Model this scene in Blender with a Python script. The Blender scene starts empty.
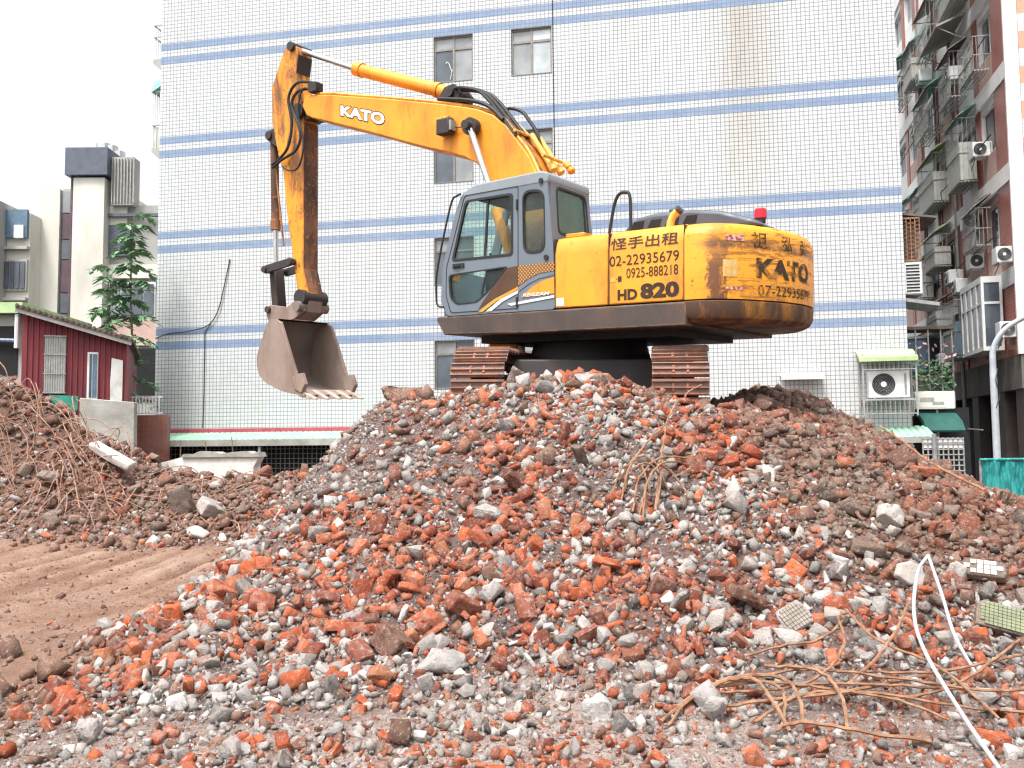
import bpy, bmesh, math, random
import numpy as np
from mathutils import Vector, Matrix, Euler
random.seed(7); RNG = np.random.default_rng(11)
SC = bpy.context.scene
COL = SC.collection
R = math.radians

# ------------------------------------------------------------------ camera
FPX, PITCH, ROLL, EYE = 900.0, 0.070, -0.009, 1.6
cp, sp = math.cos(PITCH), math.sin(PITCH)
c_f = Vector((0, cp, sp)); c_u = Vector((0, -sp, cp)); c_r = Vector((1, 0, 0))
cr, sr = math.cos(ROLL), math.sin(ROLL)
c_r2 = c_r * cr + c_u * sr; c_u2 = c_u * cr - c_r * sr
cam_d = bpy.data.cameras.new('camera'); cam = bpy.data.objects.new('camera', cam_d); COL.objects.link(cam)
cam.matrix_world = Matrix(((c_r2.x, c_u2.x, -c_f.x, 0), (c_r2.y, c_u2.y, -c_f.y, 0), (c_r2.z, c_u2.z, -c_f.z, EYE), (0, 0, 0, 1)))
cam_d.sensor_width = 36.0; cam_d.lens = FPX * 36.0 / 1024.0; cam_d.clip_end = 2000; cam_d.clip_start = 0.1
SC.camera = cam

# ------------------------------------------------------------------ sky, sun, exposure
SUN_EL, SUN_AZ = R(65), R(212)      # high sun behind a thin overcast, over the photographer's left shoulder
world = bpy.data.worlds.new('World'); SC.world = world; world.use_nodes = True
wn = world.node_tree.nodes; wl = world.node_tree.links; wn.clear()
w_out = wn.new('ShaderNodeOutputWorld'); w_bg = wn.new('ShaderNodeBackground')
w_sky = wn.new('ShaderNodeTexSky'); w_sky.sky_type = 'NISHITA'; w_sky.sun_disc = False
w_sky.sun_elevation = SUN_EL; w_sky.sun_rotation = SUN_AZ
w_sky.air_density = 1.0; w_sky.dust_density = 6.0; w_sky.ozone_density = 1.0
w_hs = wn.new('ShaderNodeHueSaturation'); w_hs.inputs['Saturation'].default_value = 0.12
w_bg.inputs['Strength'].default_value = 0.15
wl.new(w_sky.outputs[0], w_hs.inputs['Color']); wl.new(w_hs.outputs[0], w_bg.inputs['Color']); wl.new(w_bg.outputs[0], w_out.inputs['Surface'])
sun_d = bpy.data.lights.new('sun', 'SUN'); sun_d.energy = 1.4; sun_d.angle = R(10); sun_d.color = (1.0, 0.96, 0.9)
sun = bpy.data.objects.new('sun', sun_d); COL.objects.link(sun)
sdir = Vector((math.sin(SUN_AZ) * math.cos(SUN_EL), math.cos(SUN_AZ) * math.cos(SUN_EL), math.sin(SUN_EL)))
sun.rotation_euler = sdir.to_track_quat('Z', 'Y').to_euler(); sun.location = (0, 0, 40)
SC.view_settings.view_transform = 'Standard'; SC.view_settings.look = 'None'
SC.view_settings.exposure = 1.26; SC.view_settings.gamma = 1.0
SC.cycles.use_denoising = True; SC.cycles.denoiser = 'OPENIMAGEDENOISE'; SC.cycles.denoising_prefilter = 'NONE'; SC.cycles.denoising_input_passes = 'RGB_ALBEDO_NORMAL'; SC.cycles.filter_width = 1.3; SC.cycles.use_adaptive_sampling = False
SC.cycles.max_bounces = 6; SC.cycles.diffuse_bounces = 3; SC.cycles.glossy_bounces = 3; SC.cycles.transmission_bounces = 4; SC.cycles.transparent_max_bounces = 8

# ------------------------------------------------------------------ mesh helpers
class MB:
    """collects simple solids, then links them as one mesh object"""
    def __init__(s): s.v = []; s.f = []; s.M = Matrix.Identity(4)
    def add(s, vs, fs):
        b = len(s.v); M = s.M
        s.v += [tuple(M @ Vector(p)) for p in vs]; s.f += [tuple(b + i for i in f) for f in fs]; return s
    def box(s, x0, x1, y0, y1, z0, z1):
        return s.add([(x0,y0,z0),(x1,y0,z0),(x1,y1,z0),(x0,y1,z0),(x0,y0,z1),(x1,y0,z1),(x1,y1,z1),(x0,y1,z1)],
            [(0,3,2,1),(4,5,6,7),(0,1,5,4),(1,2,6,5),(2,3,7,6),(3,0,4,7)])
    def beam(s, p0, p1, w, h=None, up=(0,0,1)):
        h = h or w; p0 = Vector(p0); p1 = Vector(p1); d = (p1-p0).normalized(); u = Vector(up)
        if abs(d.dot(u)) > .98: u = Vector((1,0,0))
        a = d.cross(u).normalized()*w/2; b = a.cross(d).normalized()*h/2
        vs = [p+q for p in (p0,p1) for q in (-a-b, a-b, a+b, -a+b)]
        return s.add(vs, [(0,1,2,3),(7,6,5,4),(0,4,5,1),(1,5,6,2),(2,6,7,3),(3,7,4,0)])
    def cyl(s, p0, p1, r0, r1=None, n=12, cap=True):
        r1 = r0 if r1 is None else r1; p0 = Vector(p0); p1 = Vector(p1); d = (p1-p0).normalized()
        u = Vector((0,0,1)) if abs(d.z) < .9 else Vector((1,0,0))
        a = d.cross(u).normalized(); b = d.cross(a)
        vs = []
        for p, r in ((p0,r0),(p1,r1)):
            for i in range(n):
                t = 2*math.pi*i/n; vs.append(p + (a*math.cos(t)+b*math.sin(t))*r)
        fs = [(i, n+i, n+(i+1) % n, (i+1) % n) for i in range(n)]
        if cap: fs += [tuple(range(n)), tuple(range(2*n-1, n-1, -1))]
        return s.add(vs, fs)
    def tube(s, pts, r, n=6, r1=None):
        pts = [Vector(p) for p in pts]; m = len(pts); r1 = r if r1 is None else r1
        t0 = (pts[1]-pts[0]).normalized(); u = Vector((0,0,1)) if abs(t0.z) < .9 else Vector((1,0,0))
        a = t0.cross(u).normalized(); vs = []
        for k, p in enumerate(pts):
            t = (pts[min(k+1,m-1)]-pts[max(k-1,0)]).normalized()
            a = (a - t*a.dot(t)).normalized(); b = t.cross(a); rr = r+(r1-r)*k/(m-1)
            vs += [p+(a*math.cos(2*math.pi*i/n)+b*math.sin(2*math.pi*i/n))*rr for i in range(n)]
        fs = []
        for k in range(m-1):
            for i in range(n):
                j = (i+1) % n; fs.append((k*n+i, k*n+j, (k+1)*n+j, (k+1)*n+i))
        fs += [tuple(range(n-1,-1,-1)), tuple(range((m-1)*n, m*n))]
        return s.add(vs, fs)
    def prism(s, prof, y0, y1, axes='xzy'):
        """polygon prof (a,b) extruded along the third axis; axes 'xzy' : a=x b=z extrude=y ; 'xyz' : a=x b=y extrude=z ; 'yzx'"""
        ix = {'x':0,'y':1,'z':2}; n = len(prof); vs = []
        for e in (y0, y1):
            for a, b in prof:
                p = [0,0,0]; p[ix[axes[0]]] = a; p[ix[axes[1]]] = b; p[ix[axes[2]]] = e; vs.append(tuple(p))
        fs = [tuple(range(n)), tuple(range(2*n-1,n-1,-1))] + [(i, n+i, n+(i+1) % n, (i+1) % n) for i in range(n)]
        return s.add(vs, fs)
    def quad(s, a, b, c, d): return s.add([a,b,c,d], [(0,1,2,3)])
    def mesh(s, name, m, smooth=False, weld=False):
        me = bpy.data.meshes.new(name); me.from_pydata(s.v, [], s.f)
        bm = bmesh.new(); bm.from_mesh(me)
        if weld: bmesh.ops.remove_doubles(bm, verts=bm.verts, dist=1e-5)
        bmesh.ops.recalc_face_normals(bm, faces=bm.faces); bm.to_mesh(me); bm.free()
        if m: me.materials.append(m)
        if smooth: me.polygons.foreach_set('use_smooth', [True]*len(me.polygons))
        return me
    def build(s, name, m, parent=None, smooth=False, bevel=0, seg=2, ang=35):
        me = s.mesh(name, m, smooth)
        o = bpy.data.objects.new(name, me); COL.objects.link(o)
        if parent: o.parent = parent
        if bevel:
            b = o.modifiers.new('bevel', 'BEVEL'); b.width = bevel; b.segments = seg; b.limit_method = 'ANGLE'; b.angle_limit = R(ang)
        if smooth or bevel:
            auto_smooth(o)
        return o
def auto_smooth(o, ang=40):
    me = o.data
    me.polygons.foreach_set('use_smooth', [True]*len(me.polygons))
    bm = bmesh.new(); bm.from_mesh(me)
    for e in bm.edges:
        if len(e.link_faces) == 2 and e.calc_face_angle(0) > R(ang): e.smooth = False
    bm.to_mesh(me); bm.free()
def tag(o, label=None, cat=None, group=None, kind=None):
    if label: o['label'] = label
    if cat: o['category'] = cat
    if group: o['group'] = group
    if kind: o['kind'] = kind
    return o
def root(name, label, cat, loc=(0,0,0), rz=0, group=None, mat=None):
    o = bpy.data.objects.new(name, None); COL.objects.link(o); o.empty_display_size = .2
    if mat is not None: o.matrix_world = mat
    else: o.location = loc; o.rotation_euler = (0,0,rz)
    return tag(o, label, cat, group)
def place(o, loc, rz=0): o.location = loc; o.rotation_euler = (0,0,rz); return o
def child(name, me, parent, loc=None, rot=None, scale=None):
    o = bpy.data.objects.new(name, me); COL.objects.link(o); o.parent = parent
    if loc is not None: o.location = loc
    if rot is not None: o.rotation_euler = rot
    if scale is not None: o.scale = scale
    return o
def copy_tree(o, parent=None):
    c = o.copy(); COL.objects.link(c); c.parent = parent
    for ch in list(o.children): copy_tree(ch, c)
    return c
def tri_mesh(name, V, T, m):
    """numpy verts (n,3) and triangles (k,3) -> mesh"""
    me = bpy.data.meshes.new(name); me.vertices.add(len(V)); me.vertices.foreach_set('co', np.ascontiguousarray(V, np.float32).ravel())
    me.loops.add(len(T)*3); me.loops.foreach_set('vertex_index', np.ascontiguousarray(T, np.int32).ravel())
    me.polygons.add(len(T)); me.polygons.foreach_set('loop_start', np.arange(0, len(T)*3, 3, dtype=np.int32))
    me.update(calc_edges=True)
    if m: me.materials.append(m)
    return me
def arc(cx, cy, r, a0, a1, n): return [(cx+r*math.cos(R(a0+(a1-a0)*i/n)), cy+r*math.sin(R(a0+(a1-a0)*i/n))) for i in range(n+1)]
def bez(ps, n=16):
    """Catmull-Rom through points"""
    P = [Vector(p) for p in ps]; P = [2*P[0]-P[1]]+P+[2*P[-1]-P[-2]]; out = []
    for k in range(1, len(P)-2):
        for i in range(n):
            t = i/n; a, b, c, d = P[k-1:k+3]
            out.append(.5*((2*b)+(c-a)*t+(2*a-5*b+4*c-d)*t*t+(3*b-a-3*c+d)*t**3))
    out.append(P[-2]); return out

# ------------------------------------------------------------------ material helpers
class NT:
    def __init__(s, name):
        s.m = bpy.data.materials.new(name); s.m.use_nodes = True; s.n = s.m.node_tree.nodes; s.l = s.m.node_tree.links
        s.b = s.n['Principled BSDF']
    def new(s, t, **k):
        o = s.n.new('ShaderNode'+t)
        for a, v in k.items(): setattr(o, a, v)
        return o
    def put(s, sock, v):
        if isinstance(v, bpy.types.NodeSocket): s.l.new(v, sock)
        elif isinstance(v, (tuple, list)) and len(v) == 3 and sock.type == 'RGBA': sock.default_value = (*v, 1)
        else: sock.default_value = v
    def math(s, op, a, b=0.0, c=None):
        o = s.new('Math', operation=op); s.put(o.inputs[0], a); s.put(o.inputs[1], b)
        if c is not None: s.put(o.inputs[2], c)
        return o.outputs[0]
    def coord(s, kind='Object', scale=(1,1,1), loc=(0,0,0)):
        t = s.new('TexCoord'); mp = s.new('Mapping'); s.l.new(t.outputs[kind], mp.inputs['Vector'])
        mp.inputs['Scale'].default_value = scale; mp.inputs['Location'].default_value = loc; return mp.outputs[0]
    def world(s, scale=(1,1,1)):
        t = s.new('NewGeometry'); mp = s.new('Mapping'); s.l.new(t.outputs['Position'], mp.inputs['Vector']); mp.inputs['Scale'].default_value = scale; return mp.outputs[0]
    def noise(s, v, scale=5, detail=4, rough=.55, dist=0):
        o = s.new('TexNoise'); s.l.new(v, o.inputs['Vector']); o.inputs['Scale'].default_value = scale
        o.inputs['Detail'].default_value = detail; o.inputs['Roughness'].default_value = rough; o.inputs['Distortion'].default_value = dist
        return o.outputs[0]
    def ramp(s, fac, stops):
        o = s.new('ValToRGB'); s.l.new(fac, o.inputs[0]); e = o.color_ramp.elements
        while len(e) < len(stops): e.new(.5)
        for q, (p, c) in zip(e, stops): q.position = p; q.color = (*c, 1) if len(c) == 3 else c
        return o.outputs[0]
    def rng(s, v, a, b, c=0.0, d=1.0):
        o = s.new('MapRange'); s.put(o.inputs[0], v)
        for i, q in enumerate((a, b, c, d)): s.put(o.inputs[i+1], q)
        return o.outputs[0]
    def mix(s, fac, a, b, mode='MIX'):
        o = s.new('Mix', data_type='RGBA', blend_type=mode); s.put(o.inputs[0], fac); s.put(o.inputs[6], a); s.put(o.inputs[7], b); return o.outputs[2]
    def sep(s, v):
        o = s.new('SeparateXYZ'); s.l.new(v, o.inputs[0]); return o.outputs
    def bump(s, h, strength=.3, dist=.02):
        o = s.new('Bump'); s.l.new(h, o.inputs['Height']); o.inputs['Strength'].default_value = strength; o.inputs['Distance'].default_value = dist
        s.l.new(o.outputs[0], s.b.inputs['Normal'])
    def out(s, col=None, rough=.7, metal=0, spec=.4):
        if col is not None: s.put(s.b.inputs['Base Color'], col)
        s.put(s.b.inputs['Roughness'], rough); s.put(s.b.inputs['Metallic'], metal); s.b.inputs['Specular IOR Level'].default_value = spec
        return s.m
def plain(name, c1, c2=None, scale=6, rough=.7, metal=0, bump=0, bscale=30, spec=.35, stretch=(1,1,1), lo=.35, hi=.65, detail=5):
    t = NT(name); co = t.coord('Object', stretch)
    c2 = c2 or tuple(x*.72 for x in c1)
    col = t.ramp(t.noise(co, scale, detail, .6), [(lo, c2), (hi, c1)])
    if bump: t.bump(t.noise(co, bscale, 4), bump, .02)
    return t.out(col, rough, metal, spec)
def glass(name, col=(.03,.04,.05), rough=.06):
    t = NT(name); co = t.coord('Object'); c = t.ramp(t.noise(co, 1.5, 2), [(.3, tuple(x*.6 for x in col)), (.7, col)])
    return t.out(c, rough, 0, .6)
M = {}
# ------------------------------------------------------------------ materials
def stone(name, stops, scale=9, rough=.9, bump=.7, bscale=38, dust=(.42,.36,.32), dustamt=.5, patch=(.36,.33,.305), patchamt=.55):
    """rubble: one colour per piece, from the object's or the island's own random number, with dust and grain"""
    t = NT(name); g = t.new('NewGeometry'); oi = t.new('ObjectInfo')
    rnd = t.math('FRACT', t.math('ADD', g.outputs['Random Per Island'], oi.outputs['Random']))
    base = t.ramp(rnd, stops)
    wp = t.world()
    n1 = t.noise(wp, scale, 6, .65)
    col = t.mix(t.rng(n1, .35, .75), base, t.mix(.35, base, (.02,.018,.016), 'MIX'))
    n2 = t.noise(wp, 17, 4, .6)
    own = t.math('FRACT', t.math('MULTIPLY', rnd, 7.31))
    d = t.math('MULTIPLY', t.rng(n2, .42, .62, .25, 1), t.rng(own, 0, 1, dustamt*.2, min(1, dustamt*2.2)))
    col = t.mix(d, col, dust)
    n4 = t.noise(wp, 34, 7, .72, .5); col = t.mix(t.math('MULTIPLY', t.rng(n4, .56, .60), patchamt), col, patch); col = t.mix(t.math('MULTIPLY', t.rng(n4, .40, .35), .55), col, (.03,.022,.018))
    t.bump(t.math('ADD', t.noise(wp, bscale, 6, .75), t.math('MULTIPLY', n4, .8)), bump, .03)
    return t.out(col, rough, 0, .2)
M['brick'] = stone('brick_fragments', [(0,(.17,.042,.024)),(.2,(.37,.08,.03)),(.45,(.51,.115,.036)),(.6,(.40,.083,.03)),(.75,(.25,.058,.032)),(.88,(.15,.046,.032)),(1,(.42,.155,.075))], dustamt=.24, dust=(.33,.265,.215))
M['brick_dull'] = stone('dusty_brick_fragments', [(0,(.13,.045,.03)),(.4,(.26,.075,.04)),(.7,(.19,.08,.055)),(1,(.12,.055,.04))], dust=(.22,.145,.11), dustamt=.5)
M['concrete'] = stone('concrete_fragments', [(0,(.10,.092,.088)),(.18,(.24,.225,.215)),(.36,(.40,.38,.365)),(.52,(.22,.195,.18)),(.66,(.43,.41,.39)),(.8,(.31,.285,.27)),(.92,(.47,.45,.43)),(1,(.57,.555,.535))], dustamt=.3, dust=(.44,.36,.32))
M['concrete_dull'] = stone('dusty_concrete_fragments', [(0,(.10,.072,.057)),(.35,(.18,.14,.115)),(.65,(.26,.22,.19)),(.9,(.14,.095,.075)),(1,(.46,.43,.40))], dust=(.21,.135,.10), dustamt=.5)
M['clod'] = stone('soil_clods', [(0,(.12,.064,.046)),(.5,(.20,.11,.08)),(1,(.27,.16,.122))], dustamt=.3, dust=(.3,.19,.14))
M['pale'] = stone('plaster_fragments', [(0,(.44,.42,.395)),(.5,(.54,.53,.51)),(1,(.38,.36,.335))], dustamt=.3, dust=(.45,.37,.31), bump=.4, patch=(.4,.35,.3), patchamt=.4)
M['rebar'] = plain('rusty_rebar', (.36,.20,.12), (.17,.085,.05), 14, .8, .2, .3, 60)
M['wire'] = plain('pinkish_rusty_wire', (.44,.26,.19), (.22,.12,.09), 9, .8, .1)

# terrain: dusty rubble dust on the mound, red-brown mud on the flat, darker soil on the right
def mk_terrain():
    t = NT('site_soil'); wp = t.world(); a = t.new('Attribute'); a.attribute_name = 'mud'
    b = t.new('Attribute'); b.attribute_name = 'soil'
    ru = t.new('Attribute'); ru.attribute_name = 'rut'; du = t.new('Attribute'); du.attribute_name = 'dusty'
    n1 = t.noise(wp, 1.3, 8, .65); n2 = t.noise(wp, 14, 8, .7); n3 = t.noise(wp, 55, 5, .7)
    gravel = t.ramp(n2, [(.3,(.08,.06,.054)),(.45,(.18,.14,.13)),(.55,(.25,.155,.135)),(.66,(.33,.29,.275)),(.75,(.45,.42,.40))])  # dark ground tone puts shade into the gaps between stones
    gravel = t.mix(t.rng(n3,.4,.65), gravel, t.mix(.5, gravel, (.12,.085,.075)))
    mud = t.ramp(t.noise(t.world((1.6,.45,1)), 1.9, 9, .7), [(.3,(.20,.104,.068)),(.46,(.315,.178,.12)),(.58,(.385,.236,.17)),(.72,(.46,.32,.25))])
    mud = t.mix(t.rng(n2,.4,.7,0,.45), mud, (.44,.33,.27)); mud = t.mix(t.rng(n3,.5,.66,0,.55), mud, (.22,.118,.08))
    soil = t.ramp(n2, [(.3,(.125,.066,.047)),(.5,(.235,.135,.10)),(.7,(.34,.215,.165))])
    mud = t.mix(t.rng(ru.outputs['Fac'], 0, 1, 0, .75), mud, (.165,.085,.058)); mud = t.mix(t.rng(ru.outputs['Fac'], 0, -1, 0, .75), mud, (.49,.36,.29))  # rut hollows coloured darker and ridges paler, standing in for their shading
    pale = t.mix(t.rng(n2,.4,.6), (.40,.28,.235), (.54,.46,.42)); pale = t.mix(t.rng(n3,.5,.62,0,.7), pale, (.26,.13,.10)); gravel = t.mix(du.outputs['Fac'], gravel, pale)
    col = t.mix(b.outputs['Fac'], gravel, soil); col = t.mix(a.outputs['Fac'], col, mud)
    t.bump(t.math('ADD', n2, t.math('MULTIPLY', n3, .5)), 1.0, .08)
    return t.out(col, .95, 0, .15)
M['terrain'] = mk_terrain()
M['asphalt'] = plain('asphalt', (.075,.073,.07), (.045,.045,.045), 3, .9, 0, .4, 90)

# tiles of the white block : pitch 3.2 m / 26 courses; faces in local x-z or y-z
def mk_tile(name, c, c2, grout, pitch=3.2/26, g=.13, streak=0.0, var=.06):
    t = NT(name); co = t.coord('Object'); x, y, z = t.sep(co); xy = t.math('ADD', x, y)
    fx = t.math('FRACT', t.math('DIVIDE', t.math('ADD', xy, 50.0), pitch)); fz = t.math('FRACT', t.math('DIVIDE', t.math('ADD', z, 50.02), pitch))
    line = t.math('MAXIMUM', t.math('LESS_THAN', fx, g), t.math('LESS_THAN', fz, g))
    cell = t.new('CombineXYZ'); t.put(cell.inputs[0], t.math('FLOOR', t.math('DIVIDE', t.math('ADD', xy, 50.0), pitch))); t.put(cell.inputs[1], t.math('FLOOR', t.math('DIVIDE', t.math('ADD', z, 50.02), pitch)))
    wnz = t.new('TexWhiteNoise'); t.l.new(cell.outputs[0], wnz.inputs['Vector'])
    tile = t.mix(t.math('MULTIPLY', wnz.outputs['Value'], .8), c, c2)
    big = t.noise(co, .35, 5, .6)
    tile = t.mix(t.rng(big, .48, .75, 0, .22), tile, (.62,.56,.46))
    gcol = grout
    if streak:
        cs = t.coord('Object', (1,1,.09)); st = t.noise(cs, 1.1, 6, .7)
        # the one long run-off stain below the roof drain, wavering at its edges
        dx = t.math('ABSOLUTE', t.math('SUBTRACT', t.math('ADD', x, t.math('MULTIPLY', t.math('SUBTRACT', st, .5), 2.2)), 19.0))
        band = t.math('MULTIPLY', t.rng(dx, .2, 1.3, 1, 0), t.rng(z, 7, 12.5, 0, 1))
        band = t.math('MULTIPLY', band, t.rng(st, .3, .6, .35, 1))
        tile = t.mix(t.math('MULTIPLY', band, .5), tile, (.34,.28,.205))
        gcol = t.mix(t.math('MULTIPLY', band, .8), grout, (.12,.10,.085))
        fine = t.math('MULTIPLY', t.rng(t.noise(t.coord('Object', (1,1,.05)), 3.5, 7, .7), .5, .72), .45); tile = t.mix(fine, tile, (.50,.48,.43)); gcol = t.mix(t.math('MULTIPLY', fine, 2.0), gcol, (.16,.15,.14))
        lows = t.math('MULTIPLY', t.rng(z, 1.5, 5, 1, 0), t.rng(st, .45, .7, 0, .5)); tile = t.mix(lows, tile, (.5,.5,.44))
    col = t.mix(line, tile, gcol)
    t.bump(t.math('SUBTRACT', 1, line), .25, .01)
    return t.out(col, t.rng(line, 0, 1, .35, .9), 0, .4)
M['tile_white'] = mk_tile('white_wall_tiles', (.56,.58,.59), (.48,.51,.525), (.195,.205,.215), g=.15, streak=1)
M['tile_blue'] = mk_tile('blue_wall_tiles', (.18,.245,.36), (.22,.29,.41), (.13,.175,.255), g=.12)
M['alu'] = plain('window_aluminium', (.24,.225,.20), (.17,.16,.145), 8, .5, .4)
M['pane'] = glass('window_glass', (.10,.12,.145), .08)
M['pane_grey'] = glass('frosted_window_glass', (.30,.32,.33), .35)
M['pane_bright'] = glass('pale_curtain_glass', (.55,.60,.62), .2)  # lightest of the pane colours
M['dark'] = plain('dark_interior', (.02,.02,.022), (.012,.012,.013), 3, .9)
M['cable'] = plain('black_cable', (.03,.03,.03), (.02,.02,.02), 5, .6)
M['white_metal'] = plain('white_painted_metal', (.75,.76,.76), (.62,.63,.62), 4, .45, 0)
M['dirty_white'] = plain('dirty_white_plaster', (.74,.74,.71), (.5,.49,.45), 2.2, .85, 0, .3, 20)
M['grey_metal'] = plain('grey_galvanised_metal', (.38,.39,.39), (.25,.25,.25), 5, .5, .5)
M['pole'] = plain('pale_blue_grey_pole', (.46,.50,.54), (.34,.37,.4), 5, .45, .2)
M['green_tin'] = plain('pale_green_tin', (.33,.55,.41), (.24,.41,.31), 2.5, .5, .1, .2, 8)
M['lime_tin'] = plain('lime_green_canvas', (.42,.56,.28), (.32,.45,.22), 2.5, .6)
M['green_fibre'] = plain('green_fibreglass_awning', (.14,.40,.27), (.09,.27,.19), 4, .4)
M['teal_fibre'] = plain('pale_teal_awning', (.35,.62,.55), (.25,.48,.42), 4, .4)
M['red_tin'] = plain('dark_red_corrugated_steel', (.235,.045,.055), (.155,.034,.042), 1.6, .55, .1, stretch=(1,1,.3))
M['red_trim'] = plain('red_flashing', (.42,.08,.10), (.3,.06,.08), 4, .6)
M['roof_rust'] = plain('rusted_tin_roof', (.17,.135,.115), (.085,.062,.052), 3, .8, .1, .3, 12)
M['concrete_wall'] = plain('weathered_concrete', (.37,.365,.33), (.24,.235,.21), 1.8, .9, 0, .4, 14)
M['plaster_cream'] = plain('cream_plaster', (.66,.64,.57), (.50,.48,.42), .8, .9, 0, .2, 10, stretch=(1,1,.3))
M['plaster_grey'] = plain('grey_plaster', (.42,.41,.385), (.30,.29,.27), .9, .9, 0, .2, 10, stretch=(1,1,.3))
M['maroon_panel'] = plain('maroon_brown_panel', (.13,.085,.10), (.09,.06,.07), 2, .7)
M['slate'] = plain('dark_slate_tiles', (.12,.135,.17), (.085,.095,.125), 2, .6)
M['blue_tank'] = plain('dull_blue_sheet', (.13,.20,.27), (.09,.14,.2), 3, .5)
M['stainless'] = plain('stainless_tank', (.6,.6,.6), (.42,.42,.42), 3, .3, .8)
M['pink_tile'] = plain('pinkish_wall_tiles', (.56,.40,.35), (.44,.29,.25), 1.2, .7, 0, .1, 30)
M['pale_tile'] = plain('pale_wall_tiles', (.86,.85,.84), (.76,.74,.735), .9, .7, 0, .1, 30)
M['red_tile'] = mk_tile('brick_red_wall_tiles', (.36,.105,.075), (.29,.085,.062), (.22,.09,.07), .12, .12)
M['orange_tile'] = mk_tile('orange_wall_tiles', (.72,.33,.21), (.64,.28,.18), (.5,.35,.28), .12, .12)
M['greyblue_tile'] = mk_tile('grey_wall_tiles', (.60,.60,.62), (.54,.55,.57), (.45,.44,.45), .12, .12)
M['arcade'] = plain('dark_brown_stone', (.085,.062,.055), (.05,.037,.034), 1.5, .6, 0, .15, 20)
M['arcade_beam'] = plain('grey_brown_beam', (.17,.15,.135), (.10,.09,.08), 1.5, .8, 0, .2, 20)
M['cage'] = plain('dull_cage_steel', (.40,.40,.385), (.28,.28,.27), 6, .6, .4)
M['cage_mesh'] = plain('grey_mesh_sheet', (.50,.51,.47), (.38,.39,.36), 4, .8)
M['net'] = plain('teal_safety_netting', (.035,.33,.31), (.008,.15,.15), 7, .7, 0, .5, 20, stretch=(3,3,.6), lo=.42, hi=.6)  # pale vertical streaks painted in as highlights on the folds
M['tarp'] = plain('green_tarpaulin', (.03,.27,.19), (.02,.18,.13), 4, .6)
M['brick_wall'] = mk_tile('old_red_brickwork', (.25,.085,.06), (.19,.065,.05), (.2,.15,.13), .14, .12)
M['canvas_green'] = plain('dark_green_canvas', (.012,.085,.07), (.008,.055,.048), 4, .7)
M['leaf'] = None
# ------------------------------------------------------------------ terrain of the demolition site
ROWS = {
 3.0: [(-10,0),(-5,0),(0,0),(5,0),(10,0)],
 1.0: [(-10,0),(0,0),(10,0)],
 5.2: [(-14,0),(-10,0),(-5,0),(-3,0),(0,.05),(2.5,.06),(5,.1),(9,.2),(12,.2)],
 6.0: [(-3.2,.03),(-1.5,.2),(0,.3),(1.5,.32),(3,.3),(5,.35),(7,.4)],
 7.2: [(-14,0),(-9,0),(-6,0),(-4.5,0),(-3.5,.08),(-2.2,.5),(-1,.8),(.5,1.0),(2,1.0),(3.5,.95),(5,.68),(6.5,.5),(8,.4),(12,.25)],
 8.3: [(-4.6,0),(-3.5,.05),(-2.8,.4),(-2.2,.85),(-1.2,1.42),(0,1.75),(1,1.85),(2.5,1.6),(3.2,1.42),(4,1.18),(5.5,.7),(7,.4)],
 9.3: [(-5,0),(-3.5,.03),(-2.8,.5),(-2.4,.95),(-2.0,1.35),(-1.5,1.85),(-1.1,2.02),(-.5,2.12),(.1,2.15),(.7,2.26),(1.3,2.15),(1.9,1.93),(2.6,1.84),(3.4,1.66),(4.5,1.15),(6,.6),(7.5,.3)],
 10.5: [(-14,0),(-9,0),(-6,0),(-3.5,0),(-2.8,.4),(-2.07,1.25),(-1.83,1.6),(-1.3,2.05),(-.5,1.95),(.5,1.95),(1.5,1.9),(2.6,1.97),(3.3,1.98),(4.3,1.55),(5.2,1.05),(6.1,.65),(8,.3),(12,.25)],
 12.4: [(-6,0),(-3.7,0),(-2.6,.4),(-1.8,1.2),(-1.2,1.8),(0,1.84),(1.2,1.84),(2.4,1.88),(2.8,2.12),(3.2,2.22),(3.85,2.3),(4.4,1.95),(5.1,1.56),(5.9,1.1),(7.1,.55),(9,.2)],
 14.2: [(-14,.35),(-11,.2),(-9,.1),(-7,.03),(-5,0),(-3.4,.1),(-1.8,.9),(0,1.84),(1.2,1.84),(2.2,1.84),(2.9,1.95),(3.6,1.85),(5,1.3),(6.5,.7),(8,.25)],
 15.2: [(-12,.95),(-10,.65),(-8,.32),(-6,.08),(-4.3,.1)],
 16.2: [(-12,1.9),(-10,1.55),(-8.5,1.0),(-7,.62),(-5.5,.5),(-4,.55),(-2.5,.6)],
 17.2: [(-13,3.0),(-11,2.9),(-9.8,2.72),(-8.6,1.95),(-7.7,1.5),(-6.9,1.05),(-5.9,.9),(-4.8,.92),(-3.4,1.1),(-2,1.1),(0,.9),(2,.9),(4,.7),(6,.3),(9,0),(12,0)],
 19.2: [(-12,2.4),(-10,2.0),(-8,1.2),(-6,.7),(-4,.75),(-2,.7)],
 21.5: [(-13,.6),(-10,.5),(-7,.2),(-4,.1),(0,0),(4,0),(8,0),(12,0)],
 24.0: [(-14,0),(-9,0),(-4,0),(0,0),(5,0),(12,0)],
}
CP = np.array([(x, y, z) for y, r in ROWS.items() for x, z in r], float)
def _k(d2): return np.where(d2 > 0, .5*d2*np.log(np.maximum(d2, 1e-12)), 0)
def _solve():
    P = CP[:, :2]; n = len(P); d2 = ((P[:, None]-P[None])**2).sum(-1)
    A = np.zeros((n+3, n+3)); A[:n,:n] = _k(d2)+np.eye(n)*.02; A[:n,n] = 1; A[:n,n+1:] = P; A[n,:n] = 1; A[n+1:,:n] = P.T
    return np.linalg.solve(A, np.concatenate([CP[:,2], np.zeros(3)]))
_TW = _solve()
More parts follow.
